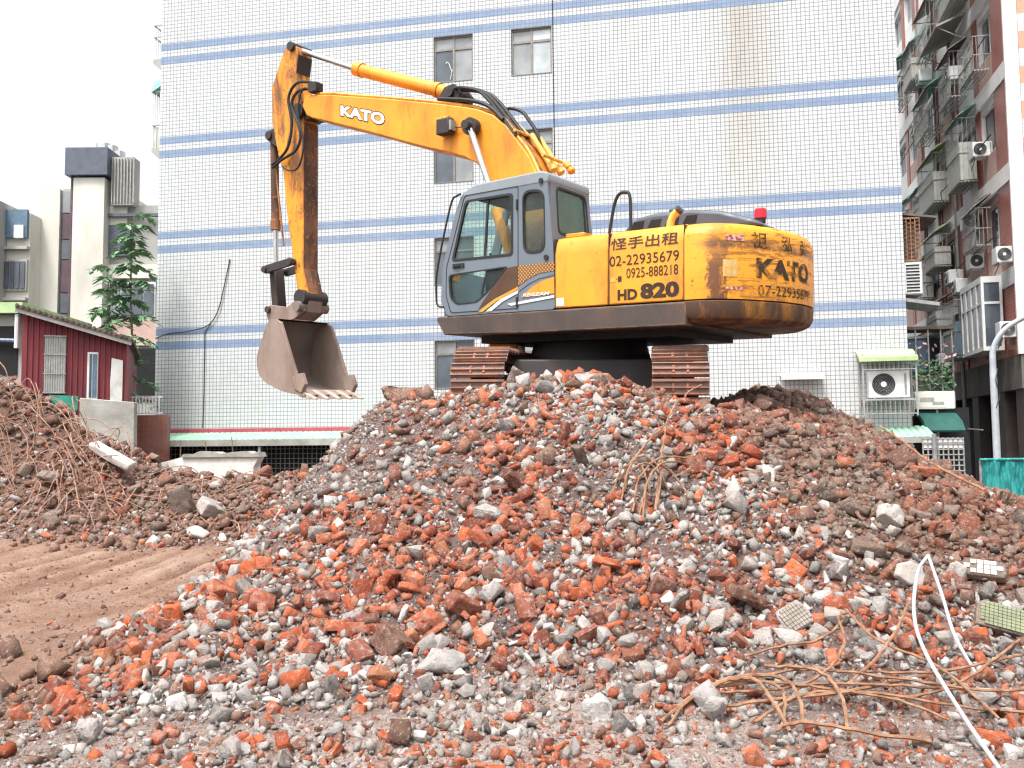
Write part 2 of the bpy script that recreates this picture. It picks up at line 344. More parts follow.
def tps(x, y):
    x = np.atleast_1d(x).astype(float); y = np.atleast_1d(y).astype(float); out = np.empty(len(x)); n = len(CP)
    for s in range(0, len(x), 8000):
        a, b = x[s:s+8000], y[s:s+8000]
        d2 = (a[:,None]-CP[None,:,0])**2+(b[:,None]-CP[None,:,1])**2
        out[s:s+8000] = _k(d2)@_TW[:n]+_TW[n]+_TW[n+1]*a+_TW[n+2]*b
    return out
_perm = RNG.random((256, 256))
def vnoise(x, y):
    xi = np.floor(x).astype(int); yi = np.floor(y).astype(int); fx = x-xi; fy = y-yi
    fx = fx*fx*(3-2*fx); fy = fy*fy*(3-2*fy); g = lambda a, b: _perm[a % 256, b % 256]
    return (g(xi,yi)*(1-fx)+g(xi+1,yi)*fx)*(1-fy)+(g(xi,yi+1)*(1-fx)+g(xi+1,yi+1)*fx)*fy-.5
def smooth(a, b, v): t = np.clip((v-a)/(b-a), 0, 1); return t*t*(3-2*t)
TX0, TX1, TY0, TY1, TS = -14.0, 12.0, 1.0, 24.0, .07
def zone_mud(x, y, z):
    edge = -2.85-.3*smooth(6.5,5.4,y)+.28*vnoise(x*1.1, y*.9)*2
    m = smooth(.35, -.25, x-edge)*smooth(.30, .08, z)*smooth(15.4, 14.4, y+.8*vnoise(x*.8, y*.8))
    return m
def zone_dusty(x, y):
    return smooth(5.9, 5.0, y+.7*vnoise(x*.9+4, y*1.3))*(.55+.45*smooth(-.2, .2, vnoise(x*1.2+2, y*1.6)))
def zone_soil(x, y, z):
    r = smooth(1.5, 2.7, x+.9*vnoise(x*.7+9, y*.7))*smooth(6.3, 7.7, y+1.0*vnoise(x*.6, y*.6+5))
    b = smooth(14.3, 15.3, y)*smooth(-1.5, -3.0, x)
    lf = .6*smooth(-.6, -1.3, x)*smooth(8.8, 9.6, y)*smooth(13,12,y)
    return np.clip(r+b*.75+lf, 0, 1)
def terrain_z(x, y):
    x = np.atleast_1d(np.asarray(x, float)); y = np.atleast_1d(np.asarray(y, float))
    z = tps(x, y)
    m = smooth(.02, .35, z)
    z = z+m*(.16*vnoise(x*1.3, y*1.3)+.10*vnoise(x*3.1, y*3.1)+.05*vnoise(x*7, y*7))+.025*vnoise(x*5+31, y*5)+.02*vnoise(x*11, y*11)
    # wheel ruts running away along the left flat
    mud = smooth(-3.2, -3.9, x)*smooth(15, 13.5, y)*smooth(.3, .1, z)
    xr = x+.12*np.sin(y*.45)-.05*(y-9)
    rut = sum(np.exp(-((xr-c)/wd)**2)*a for c, a, wd in ((-3.75,.04,.1),(-4.15,.07,.13),(-4.75,.09,.15),(-5.4,.05,.11),(-5.9,.05,.1),(-6.35,.08,.14),(-6.95,.08,.14),(-7.6,.05,.11),(-8.1,.07,.14),(-8.7,.07,.13)))
    ridge = sum(np.exp(-((xr-c)/.075)**2)*a for c, a in ((-3.95,.035),(-4.33,.045),(-4.57,.045),(-4.97,.055),(-5.2,.03),(-5.65,.03),(-6.13,.045),(-6.58,.05),(-6.75,.04),(-7.18,.045),(-7.85,.04)))
    amp_ = np.clip(.5+1.7*vnoise(x*.45+21, y*.22), .15, 1)
    terrain_z.rut = np.clip(mud*(amp_*rut*12*(.85+.8*vnoise(x*1.5,y*1.1))-amp_*ridge*20*(.8+.7*vnoise(x*3+2,y*2.3))+.7*vnoise(x*2.6+7, y*.4)+.5*vnoise(x*9,y*3)), -1, 1)  # colour mask for the painted rut shading: hollows dark, ridges pale
    dy_ = np.clip(.42+1.7*vnoise(x*.45+21, y*.22), .08, 1); rut = rut*dy_; ridge = ridge*dy_
    lug = .5+.5*np.sin(y*22+vnoise(x*2,y*2)*5)
    z = z+mud*(ridge*(.5+vnoise(x*3+2,y*2.3)+.3)-rut*(.55+.45*lug)*(.8+.8*vnoise(x*.7+3,y*.6))+.035*vnoise(x*1.6+3,y*.5)+.03*vnoise(x*6,y*4)+.025*vnoise(x*13+5,y*11))
    # level pads under the machine's tracks
    e = smooth(0, .9, np.minimum(np.minimum(x-TX0, TX1-x), np.minimum(y-TY0, TY1-y)))
    return z*e-.42*(1-e)+.03*e
S_M = Vector((1.0145, 11.7670, 1.8357))
F_M = Vector((-0.81914102, 0.57213071, 0.04091997)); L_M = Vector((-0.57352204, -0.81806964, -0.04283139)); U_M = Vector((0.00897023, -0.05855346, 0.99824397))
B_T = .151                          # heading of the undercarriage
TD = Vector((-math.sin(B_T), -math.cos(B_T), 0)); TL = Vector((-math.cos(B_T), math.sin(B_T), 0))
def seat_machine(x, y, z):
    """the tracks have packed the rubble flat where they stand"""
    dx, dy = x-S_M.x, y-S_M.y; a = dx*TD.x+dy*TD.y; l = np.abs(dx*TL.x+dy*TL.y)
    plane = S_M.z+(-(U_M.x*dx+U_M.y*dy)/U_M.z)-.02
    w = smooth(2.15, 1.8, np.abs(a))*smooth(.52, .4, np.abs(l-1.1))
    z2 = np.minimum(z, plane+.05+.25*smooth(1.5,2.1,np.abs(a)))
    z = z*(1-w)+np.minimum(z2, plane+.12*smooth(1.3,2.0,np.abs(a)))*w
    under = smooth(2.0, 1.6, np.abs(a))*smooth(.95, .7, l)
    return z*(1-under)+np.minimum(z, plane+.2)*under
def ground_z(x, y):
    x = np.atleast_1d(np.asarray(x, float)); y = np.atleast_1d(np.asarray(y, float))
    return seat_machine(x, y, terrain_z(x, y))
gx = np.arange(TX0, TX1+1e-6, TS); gy = np.arange(TY0, TY1+1e-6, TS); GX, GY = np.meshgrid(gx, gy); NX, NY = len(gx), len(gy)
GZ = ground_z(GX.ravel(), GY.ravel()).reshape(NY, NX); RUT = terrain_z.rut
def hz(x, y):
    """fast height lookup on the built terrain grid"""
    x = np.atleast_1d(np.asarray(x, float)); y = np.atleast_1d(np.asarray(y, float))
    fx = np.clip((x-TX0)/TS, 0, NX-1.001); fy = np.clip((y-TY0)/TS, 0, NY-1.001); i = fx.astype(int); j = fy.astype(int); fx -= i; fy -= j
    return (GZ[j,i]*(1-fx)+GZ[j,i+1]*fx)*(1-fy)+(GZ[j+1,i]*(1-fx)+GZ[j+1,i+1]*fx)*fy
def h1(x, y): return float(hz(x, y)[0])
V = np.stack([GX.ravel(), GY.ravel(), GZ.ravel()+.004], 1)
idx = np.arange(NX*NY).reshape(NY, NX); a, b, c, d = idx[:-1,:-1].ravel(), idx[:-1,1:].ravel(), idx[1:,1:].ravel(), idx[1:,:-1].ravel()
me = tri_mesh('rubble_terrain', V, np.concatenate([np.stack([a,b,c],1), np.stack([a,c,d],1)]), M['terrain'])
me.polygons.foreach_set('use_smooth', [True]*len(me.polygons))
at = me.attributes.new('mud', 'FLOAT', 'POINT'); at.data.foreach_set('value', zone_mud(V[:,0], V[:,1], V[:,2]).astype(np.float32))
at = me.attributes.new('soil', 'FLOAT', 'POINT'); at.data.foreach_set('value', zone_soil(V[:,0], V[:,1], V[:,2]).astype(np.float32))
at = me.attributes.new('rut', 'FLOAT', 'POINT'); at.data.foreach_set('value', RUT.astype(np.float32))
at = me.attributes.new('dusty', 'FLOAT', 'POINT'); at.data.foreach_set('value', zone_dusty(V[:,0], V[:,1]).astype(np.float32))
ter = bpy.data.objects.new('rubble_terrain', me); COL.objects.link(ter); tag(ter, kind='structure')
g = MB(); g.quad((-400,-400,-.4),(400,-400,-.4),(400,400,-.4),(-400,400,-.4)); tag(g.build('ground', M['asphalt']), kind='structure')
# ------------------------------------------------------------------ white tiled apartment block behind the machine
FA = Vector((-11.664, 29.33, 0)); FANG = math.atan2(-0.19674948, 0.98045379); FW = 23.075
FM = Matrix.Translation(FA) @ Matrix.Rotation(FANG, 4, 'Z')       # local x along the front, y into the block, z up
block = root('apartment_block', 'large white tiled apartment block with paired blue stripes, behind the excavator', 'building', mat=FM)
COLS = [(9.48, 10.75), (11.96, 13.23)]; FLR = [3.38+3.2*k for k in range(6)]; TOP = 24.5
holes = [(x0, x1, z, z+1.49) for x0, x1 in COLS for z in FLR]
def wall_holes(mb, x0, x1, z0, z1, holes, depth=.16):
    xs = sorted({x0, x1, *[h[0] for h in holes], *[h[1] for h in holes]}); zs = sorted({z0, z1, *[h[2] for h in holes], *[h[3] for h in holes]})
    for a, b in zip(xs, xs[1:]):
        for c, d in zip(zs, zs[1:]):
            if any(a >= h[0]-1e-6 and b <= h[1]+1e-6 and c >= h[2]-1e-6 and d <= h[3]+1e-6 for h in holes): continue
            mb.quad((a,0,c),(b,0,c),(b,0,d),(a,0,d))
    for a, b, c, d in holes:
        mb.quad((a,0,c),(b,0,c),(b,depth,c),(a,depth,c)); mb.quad((a,0,d),(a,depth,d),(b,depth,d),(b,0,d))
        mb.quad((a,0,c),(a,depth,c),(a,depth,d),(a,0,d)); mb.quad((b,0,c),(b,0,d),(b,depth,d),(b,depth,c))
m = MB(); wall_holes(m, 0, FW, 0, TOP, holes)
m.quad((0,0,0),(0,0,TOP),(0,13,TOP),(0,13,0)); m.quad((FW,0,0),(FW,13,0),(FW,13,TOP),(FW,0,TOP)); m.quad((0,13,0),(0,13,TOP),(FW,13,TOP),(FW,13,0)); m.quad((0,0,TOP),(FW,0,TOP),(FW,13,TOP),(0,13,TOP))
me = m.mesh('wall', M['tile_white']); wl_ = child('wall', me, block)
m = MB(); m.box(.05, FW-.05, .6, 12.9, .05, TOP-.05); m.build('floor_core', M['dark'], block)
ST_Z = [5.59+3.2*k for k in range(6)]
for z in ST_Z:
    for dz in (0, -.463):
        m = MB(); m.box(-.003, FW+.003, -.003, .02, z+dz-.246, z+dz); m.build('stripe', M['tile_blue'], block)
pk = {(0,3):('pane','pane_grey'), (1,3):('pane_grey','pane_bright'), (0,2):('pane','pane_grey'), (1,2):('pane','pane_grey'), (0,1):('pane','pane'), (0,0):('pane','pane'), (1,0):('pane','pane')}
for ci, (x0, x1) in enumerate(COLS):
    for k, z in enumerate(FLR):
        fr = MB(); y0, y1, w = .07, .14, .055; z1 = z+1.49; xm = (x0+x1)/2; zt = z+1.08
        fr.box(x0, x1, y0, y1, z, z+w); fr.box(x0, x1, y0, y1, z1-w, z1); fr.box(x0, x0+w, y0+.002, y1, z+w, z1-w); fr.box(x1-w, x1, y0+.002, y1, z+w, z1-w)
        fr.box(xm-.03, xm+.03, y0-.004, y1, z+w, z1-w); fr.box(x0+w, x1-w, y0+.004, y1, zt-.035, zt+.035)
        f = fr.build('window', M['alu'], block)
        a, b = pk.get((ci, k), ('pane', 'pane_grey'))
        for (p, q, r_, s_, mm) in ((x0+w, xm-.03, z+w, zt-.035, a), (xm+.03, x1-w, z+w, zt-.035, b), (x0+w, xm-.03, zt+.035, z1-w, 'pane_grey'), (xm+.03, x1-w, zt+.035, z1-w, b)):
            pn = MB(); pn.box(p-.01, q+.01, .1, .108, r_-.01, s_+.01); pn.build('pane', M[mm], f)
        sl = MB(); sl.box(x0, x1, -.015, .05, z+.003, z+.03); sl.build('sill', M['alu'], f)
def fpt(x, y, z): return FM @ Vector((x, y, z))
def froot(name, label, cat, x, y, z, group=None): return root(name, label, cat, mat=FM @ Matrix.Translation((x, y, z)), group=group)
# a little leafless plant behind one window pane, pale tape cross as in the photograph
m = MB(); m.tube([fpt(10.0,.085,13.1), fpt(10.05,.085,13.35), fpt(9.95,.085,13.62)], .012, 5); m.tube([fpt(10.05,.085,13.35), fpt(10.15,.085,13.5)], .01, 5); m.tube([fpt(9.95,.085,13.62), fpt(9.88,.085,13.68), fpt(9.86,.085,13.6)], .012, 5)
tag(m.build('window_tape', M['white_metal']), 'scrap of white tape on the dark upper window pane', 'tape')
# cables on the front
m = MB(); m.tube([(13.27,-.02,20), (13.27,-.02,13.1), (13.28,-.02,9.0), (13.27,-.02,1.0)], .014, 5); o = m.build('wall_cable', M['cable']); o.matrix_world = FM; tag(o, 'black cable running straight down the white wall beside the windows', 'cable')
m = MB(); m.tube(bez([(2.62,-.03,7.75),(2.45,-.05,6.9),(2.25,-.06,6.1),(1.9,-.06,5.62),(1.2,-.05,5.45),(.5,-.04,5.4),(.02,-.05,5.25)], 6), .018, 5)
o = m.build('wall_cable', M['cable']); o.matrix_world = FM; tag(o, 'black cable sagging in a curve across the left end of the wall', 'cable')
m = MB(); m.tube([(2.0,-.03,5.7),(1.77,-.03,5.4),(1.77,-.03,3.5),(1.75,-.03,2.3)], .014, 5)
o = m.build('wall_cable', M['cable']); o.matrix_world = FM; tag(o, 'thin cable dropping from the curved cable to the tin awning', 'cable')
# long green tin lean-to at the foot of the wall
aw = froot('lean_to_awning', 'long pale green tin awning with red flashing along the foot of the white wall', 'awning', 0, 0, 0)
N = 46
for k in range(N):                                                  # corrugated sheets, one per rib pair
    x0 = .1+k*7.0/N*1.25; x1 = .1+(k+1)*7.0/N*1.25
    m = MB(); m.add([(x0,-.02,2.12),(x0+.03,-.02,2.16),(x1-.05,-.02,2.16),(x1,-.02,2.12),(x0,-1.3,1.87),(x0+.03,-1.3,1.91),(x1-.05,-1.3,1.91),(x1,-1.3,1.87)], [(0,1,5,4),(1,2,6,5),(2,3,7,6)])
    m.build('roof_sheet', M['green_tin'], aw)
m = MB(); m.box(.05, 8.9, -.06, -.003, 2.1, 2.27); m.build('flashing', M['red_trim'], aw)
m = MB(); m.box(.0, 8.9, -1.36, -1.3, 1.70, 1.9); m.build('fascia', M['concrete_wall'], aw, bevel=.01)
for x in (.2, 4.35, 8.6):
    m = MB(); m.cyl((x,-1.25,0),(x,-1.25,1.75),.05,n=10); m.build('post', M['pole'], aw)
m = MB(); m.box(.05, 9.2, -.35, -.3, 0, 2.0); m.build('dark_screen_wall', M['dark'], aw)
for k in range(60):
    x = .1+k*.15; m = MB(); m.box(x, x+.02, -.38, -.355, 0, 2.0); m.build('screen_bar', M['cage'], aw)
for k in range(12):
    z = .1+k*.15; m = MB(); m.box(.05, 9.2, -.4, -.385, z, z+.02); m.build('screen_bar', M['cage'], aw)
# broken white wall stub in front of it
wb = root('wall_stub', 'broken low white plastered wall stub in front of the green tin awning', 'wall', mat=FM @ Matrix.Translation((2.85,0,0)))
rr = random.Random(4); pr = [(.3,0),(3.25,0),(3.3,1.15),(3.45,1.4)]+[(3.45-.16*i, 1.46+rr.uniform(-.05,.05)) for i in range(1,13)]+[(1.3,1.42),(.8,1.3),(.35,1.2)]
m = MB(); m.prism(pr, -5.1, -4.8); m.build('plaster_face', M['dirty_white'], wb)
m = MB(); m.prism([(1.3,1.44)]+[(1.35+.15*i, 1.51+rr.uniform(-.03,.06)) for i in range(15)]+[(3.5,1.41),(1.3,1.41)], -5.16, -4.76); m.build('broken_coping', M['concrete_wall'], wb)
for i in range(3):
    x = 1.1+i*.75; m = MB(); m.tube([(x,-4.95,1.1),(x+.05,-4.95,1.5),(x+.02+.1*rr.random(),-5,1.75+.2*rr.random())], .012, 5); m.build('bent_rebar', M['rebar'], wb)

# air conditioner in its cage at the right end
def ac_unit(name, label, mtx, w=.82, h=.6, dpt=.3, group=None, bracket=True, mats='white_metal'):
    """outdoor unit; local x width, -y front, z up"""
    r = root(name, label, 'air conditioner', mat=mtx, group=group)
    m = MB(); m.box(-w/2, w/2, -dpt, 0, 0, h); m.build('casing', M[mats], r, bevel=.02)
    fx = -w*.14; fr = h*.4
    m = MB(); m.cyl((fx,-dpt-.012,h/2),(fx,-dpt-.002,h/2),fr,n=24); f = m.build('fan_opening', M['dark'], r)
    m = MB()
    for i in range(7): 
        rad = fr*(.25+.75*i/6); pts = [(fx+rad*math.cos(t), -dpt-.018, h/2+rad*math.sin(t)) for t in np.linspace(0, 2*math.pi, 25)]; m.tube(pts, .004, 4)
    m.build('grille', M['grey_metal'], f)
    m = MB(); m.cyl((fx,-dpt-.024,h/2),(fx,-dpt-.01,h/2),fr*.26,n=14); m.build('fan_hub', M['white_metal'], f)
    m = MB(); m.box(w*.36,w*.42,-dpt-.006,-dpt+.01,h*.1,h*.9); m.build('side_seam', M['grey_metal'], r)
    if bracket:
        for s in (-1, 1):
            m = MB(); m.beam((s*w*.36,-dpt,-.02),(s*w*.36,.12,-.02),.035); m.beam((s*w*.36,-dpt+.03,-.02),(s*w*.36,.12,-.3),.03); m.build('bracket', M['cage'], r)
    return r
ac_unit('air_conditioner', 'white outdoor air conditioner with black fan inside the wire cage', FM @ Matrix.Translation((22.47,-.12,2.85)), 1.06, .74, .34)
cg = froot('air_conditioner_cage', 'open steel cage with lime green roof around the air conditioner at wall end', 'cage', 22.45, 0, 2.35)
for x in (-.68, .68):
    for y in (-.62, -.05): m = MB(); m.box(x-.02, x+.02, y-.02, y+.02, 0, 1.7); m.build('post', M['cage'], cg)
for z in (.05, .42, 1.25, 1.62):
    m = MB(); m.box(-.66,.66,-.635,-.61,z,z+.03); m.build('rail', M['cage'], cg)
for i in range(11):
    x = -.6+i*.12; m = MB(); m.box(x-.006,x+.006,-.63,-.618,.08,.42); m.build('bar', M['cage'], cg); m = MB(); m.box(x-.006,x+.006,-.63,-.618,1.28,1.62); m.build('bar', M['cage'], cg)
m = MB(); m.add([(-.75,0,1.86),(.75,0,1.86),(.72,-.72,1.6),(-.78,-.72,1.6),(-.75,0,1.82),(.75,0,1.82),(.72,-.72,1.48),(-.78,-.72,1.48)], [(0,3,2,1),(4,5,6,7),(0,4,7,3),(1,2,6,5),(3,7,6,2),(0,1,5,4)]); m.build('roof', M['lime_tin'], cg)
m = MB(); m.box(-.66,.66,-.6,-.05,.44,.47); m.build('shelf', M['cage'], cg)
aw2 = froot('entrance_awning', 'pale green corrugated tin awning below the caged air conditioner', 'awning', 22.7, 0, 0)
for k in range(9):
    x0 = -.75+k*.17; m = MB(); m.add([(x0,-.02,2.05),(x0+.03,-.02,2.09),(x0+.14,-.02,2.09),(x0+.17,-.02,2.05),(x0,-1.1,1.74),(x0+.03,-1.1,1.78),(x0+.14,-1.1,1.78),(x0+.17,-1.1,1.74)],[(0,1,5,4),(1,2,6,5),(2,3,7,6)]); m.build('roof_sheet', M['green_tin'], aw2)
m = MB(); m.box(-.78,.8,-1.15,-1.1,1.62,1.77); m.build('fascia', M['concrete_wall'], aw2)
for x in (-.7,.72): m = MB(); m.box(x-.025,x+.025,-1.09,-1.04,0,1.7); m.build('post', M['cage'], aw2)
sm = froot('small_awning', 'small ribbed white awning on the wall just right of the excavator tail', 'awning', 20.22, 0, 3.4)
for k in range(10):
    x0 = -.57+k*.114; m = MB(); m.add([(x0,0,.2),(x0+.02,0,.22),(x0+.1,0,.22),(x0+.114,0,.2),(x0,-.5,.06),(x0+.02,-.5,.08),(x0+.1,-.5,.08),(x0+.114,-.5,.06)],[(0,1,5,4),(1,2,6,5),(2,3,7,6)]); m.build('slat', M['dirty_white'], sm)
m = MB(); m.box(-.58,.58,-.52,-.5,0,.09); m.build('fascia', M['dirty_white'], sm)
# white leaning plank below it
m = MB(); m.add([(-.12,0,0),(.16,0,0),(.04,0,.95),(-.18,0,.95),(-.12,.08,0),(.16,.08,0),(.04,.08,.95),(-.18,.08,.95)], [(0,1,2,3),(7,6,5,4),(0,4,5,1),(1,5,6,2),(2,6,7,3),(3,7,4,0)])
o = m.build('white_plank', M['dirty_white']); o.matrix_world = FM @ Matrix.Translation((20.6,-.8,1.9)); tag(o, 'upright white board sticking up behind the brown soil near the wall', 'board')
# balcony cages on the block's left flank
for (z0, z1, mm, lab) in ((14.6, 16.2, 'teal_fibre', 'upper'), (11.55, 13.9, 'teal_fibre', 'lower')):
    bc = froot('balcony_cage', {'upper':'uppermost pale balcony cage on the left flank of the white block','lower':'balcony cage with rounded teal canopy on the left flank of the white block'}[lab], 'balcony', 0, 0, 0)
    m = MB(); m.box(-.36,-.005,.1,1.4,z0,z0+.14); m.add([(-.36,.1,z0),(-.005,.1,z0),(-.005,.1,z0-.3),(-.36,1.4,z0),(-.005,1.4,z0),(-.005,1.4,z0-.3)],[(0,1,2),(5,4,3),(0,2,5,3)]); m.build('slab', M['plaster_grey'], bc)
    for k in range(12): y = .12+k*.115; m = MB(); m.box(-.35,-.335,y-.008,y+.008,z0+.14,z1-.3); m.build('bar', M['white_metal'], bc)
    for k in range(3): x = -.34+k*.13; m = MB(); m.box(x-.007,x+.007,.11,.125,z0+.14,z1-.3); m.build('bar', M['white_metal'], bc)
    for z in (z0+.9, z1-.3): m = MB(); m.box(-.355,-.005,.1,.13,z,z+.03); m.box(-.355,-.325,.13,1.4,z,z+.03); m.build('rail', M['grey_metal'], bc)
    if lab == 'lower':
        pr = [(-.005,z1+.1)]+[(-.005-.38*math.sin(R(t)), z1-.3+.4*math.cos(R(t))) for t in range(0,91,15)]+[(-.36,z1-.3)]
        m = MB(); m.prism(pr+[(-.005,z1-.1)], .05, 1.45); m.build('canopy', M['teal_fibre'], bc)
        m = MB(); m.box(-.33,-.01,.14,1.3,z0+.15,z0+.85); m.build('stored_boxes', M['cage_mesh'], bc)
# caged balcony and louvred unit on the block's right flank
bc = froot('balcony_cage', 'tan steel mesh balcony cage with dark roof on the right flank of the white block', 'balcony', FW, 0, 0)
m = MB(); m.add([(.005,.2,8.1),(.95,.2,7.95),(.95,1.8,7.95),(.005,1.8,8.1),(.005,.2,8.04),(.95,.2,7.89),(.95,1.8,7.89),(.005,1.8,8.04)],[(0,1,2,3),(7,6,5,4),(0,4,5,1),(1,5,6,2),(2,6,7,3),(3,7,4,0)]); m.build('roof', M['arcade_beam'], bc)
for z in (6.7, 7.9): m = MB(); m.box(.005,.5,.2,.23,z,z+.05); m.build('rail', M['rebar'], bc)
for k in range(5): x=.02+k*.115; m = MB(); m.box(x-.012,x+.012,.2,.225,6.7,7.9); m.build('bar', M['rebar'], bc)
for k in range(9):
    m = MB(); m.beam((.01,.21,6.75+.12*k),(.5,.21,6.9+.12*k),.014); m.beam((.01,.21,6.9+.12*k),(.5,.21,6.75+.12*k),.012); m.build('lattice', M['rebar'], bc)
m = MB(); m.box(.005,.48,.5,1.7,6.6,7.9); m.build('back_panel', M['roof_rust'], bc)
lv = froot('louvred_vent', 'white louvred vent box below the mesh cage on the right flank', 'vent', FW, .1, 5.75)
m = MB(); m.box(.005,.5,.05,.9,0,.92); m.build('casing', M['cage'], lv)
m = MB(); m.box(.03,.47,.035,.049,.03,.89); m.build('front_frame', M['white_metal'], lv)
for k in range(9): m = MB(); m.box(.07,.42,.02,.034,.08+k*.09,.12+k*.09); m.build('louvre', M['dark'], lv)
sh = froot('flank_canopy', 'grey green sloping canopy under the louvred vent box', 'awning', FW, .1, 5.3)
m = MB(); m.add([(.005,0,.36),(.9,0,.2),(.9,1.2,.2),(.005,1.2,.36),(.005,0,.26),(.9,0,.1),(.9,1.2,.1),(.005,1.2,.26)],[(0,1,2,3),(7,6,5,4),(0,4,5,1),(1,5,6,2),(2,6,7,3),(3,7,4,0)]); m.build('roof', M['grey_metal'], sh)
# ------------------------------------------------------------------ left background: shed, yard wall, fence, saplings, grey apartments
shed = root('corrugated_shed', 'dark red corrugated steel shed with rusty sloping roof above the yard wall', 'shed', (-12.66, 23.14, 0), R(20)); shed.scale = (.86,1,1)
def ribbed(mb, x0, x1, zb, zt0, zt1, y, pitch=.15, dep=.035):
    n = int((x1-x0)/pitch); pts = []
    for k in range(n):
        a = x0+(x1-x0)*k/n; p = (x1-x0)/n
        pts += [(a, y), (a+p*.55, y), (a+p*.65, y-dep), (a+p*.9, y-dep)]
    pts.append((x1, y))
    zt = lambda x: zt0+(zt1-zt0)*(x-x0)/(x1-x0)
    for (a, b), (c, d) in zip(pts, pts[1:]): mb.quad((a,b,zb),(c,d,zb),(c,d,zt(c)),(a,b,zt(a)))
m = MB(); ribbed(m, 0, 2.92, 0, 5.25, 4.52, 0)
for x, a in ((0, 5.25), (2.92, 4.52)): m.quad((x,0,0),(x,5,0),(x,5,a),(x,0,a))
m.build('wall', M['red_tin'], shed)
m = MB(); m.add([(-.15,-.35,5.36),(3.1,-.35,4.56),(3.1,5,4.56),(-.15,5,5.36),(-.15,-.35,5.27),(3.1,-.35,4.47),(3.1,5,4.47),(-.15,5,5.27)],[(0,1,2,3),(7,6,5,4),(0,4,5,1),(1,5,6,2),(2,6,7,3),(3,7,4,0)]); m.build('roof', M['roof_rust'], shed)
for k in range(22):
    x = -.1+k*.15; z = 5.35-.246*(x+.15); m = MB(); m.cyl((x,-.38,z),(x,4.9,z),.045,n=6); m.build('roof_rib', M['roof_rust'], shed)
m = MB(); m.beam((-.15,-.3,5.22),(3.05,-.3,4.43),.06,.1); m.build('eave_beam', M['plaster_grey'], shed)
w = MB(); w.box(.62,1.2,-.06,-.02,3.1,4.62); w.build('window', M['cage_mesh'], shed)
for k in range(9): x=.64+k*.066; m = MB(); m.box(x,x+.012,-.085,-.065,3.1,4.62); m.build('window_bar', M['cage'], shed)
for z in (3.1,3.6,4.1,4.58): m = MB(); m.box(.6,1.22,-.1,-.088,z,z+.03); m.build('window_bar', M['cage'], shed)
m = MB(); m.box(1.8,2.1,-.07,-.02,2.9,4.2); f = m.build('narrow_window', M['white_metal'], shed)
m = MB(); m.box(1.86,1.93,-.08,-.071,3.0,4.15); m.build('pane', M['pane'], f); m = MB(); m.box(1.95,2.08,-.08,-.071,3.0,4.15); m.build('pane', M['blue_tank'], f)
m = MB(); m.add([(2.46,-.055,2.9),(2.8,-.055,2.9),(2.8,-.055,4.0),(2.48,-.055,4.06),(2.45,-.055,3.4)],[(0,1,2,3,4)]); m.build('peeled_patch', M['dirty_white'], shed)
an = root('shed_annex', 'grey sheet metal annex with green gutter left of the red shed', 'shed', (-15.25, 23.5, 0), R(2))
m = MB(); m.box(0,2.36,0,4,0,5.2); m.build('wall', M['plaster_grey'], an)
m = MB(); m.box(-.2,2.45,-.25,4,5.22,5.5); m.build('green_gutter', M['lime_tin'], an)
m = MB(); m.box(1.7,2.25,-.03,-.004,3.6,4.9); m.build('dark_opening', M['dark'], an)
m = MB(); m.cyl((1.2,-.12,4.55),(2.3,-.12,4.5),.05,n=8); m.build('blue_pipe', M['tile_blue'], an)
m = MB(); m.cyl((2.28,-.15,4.3),(2.28,-.15,5.2),.06,n=8); m.build('white_pipe', M['white_metal'], an)
yw = root('yard_wall', 'weathered grey concrete yard wall in front of the red shed', 'wall', (-13.1, 22.1, 0), R(-2))
m = MB(); m.prism([(2.55,0),(3.9,0),(3.86,2.78),(2.5,2.9)], 0, .2); m.build('wall_panel', M['concrete_wall'], yw, bevel=.02)
m = MB(); m.prism([(0,0),(2.48,0),(2.46,2.45),(1.9,2.6),(0,2.95)], .04, .24); m.build('wall_panel', M['concrete_wall'], yw, bevel=.02)
m = MB(); P0 = [(1.75,2.98),(2.1,2.96),(2.48,2.94),(2.47,2.6),(2.1,2.5),(1.78,2.52)]; m.prism(P0, -.03, .0); o = m.build('green_tarpaulin', M['tarp']); place(o, (-13.1,22.1,0), R(-2)); tag(o, 'green tarpaulin hung over the top of the yard wall', 'tarpaulin')
fn = root('white_fence', 'white barred steel fence on a brick base beside the white block', 'fence', (-11.05, 25.6, 0), 0)
for k in range(11):
    m = MB(); m.box(.03+k*.095,.055+k*.095,0,.025,2.62,3.15); m.build('bar', M['white_metal'], fn)
for z in (2.64,3.1): m = MB(); m.box(0,1.08,.026,.05,z,z+.035); m.build('rail', M['white_metal'], fn)
m = MB(); m.box(-.1,1.25,-.05,.2,0,2.6); m.build('brick_base', M['brick_wall'], fn)

# grey apartment building behind
AB = root('grey_apartment_building', 'weathered cream and grey apartment tower with rooftop water tanks behind the red shed', 'building', (0, 45, 0))
X = lambda px: (px-512)*.0508
Zz = lambda py: 1.6+(451-py)*.05
def abox(name, px0, px1, py0, py1, d0, d1, mt, parent=AB, zb=None):
    m = MB(); m.box(X(px0), X(px1), d0, d1, zb if zb is not None else Zz(py1), Zz(py0)); return m.build(name, M[mt], parent)
abox('slab_wall', 42, 61, 185, 0, 0, 9, 'plaster_cream', zb=0)
abox('slab_wall', 77, 108, 175, 0, -.3, 9, 'plaster_cream', zb=0)
abox('stair_recess', 61, 77, 183, 0, 0.3, 9, 'plaster_grey', zb=0)
for y0, y1, mt in ((186,209,'pane_grey'),(209,236,'maroon_panel'),(236,257,'pane'),(257,291,'maroon_panel'),(291,312,'pane'),(312,330,'maroon_panel')):
    abox('recess_panel', 62, 70, y0+.5, y1-.5, .15, .29, mt)
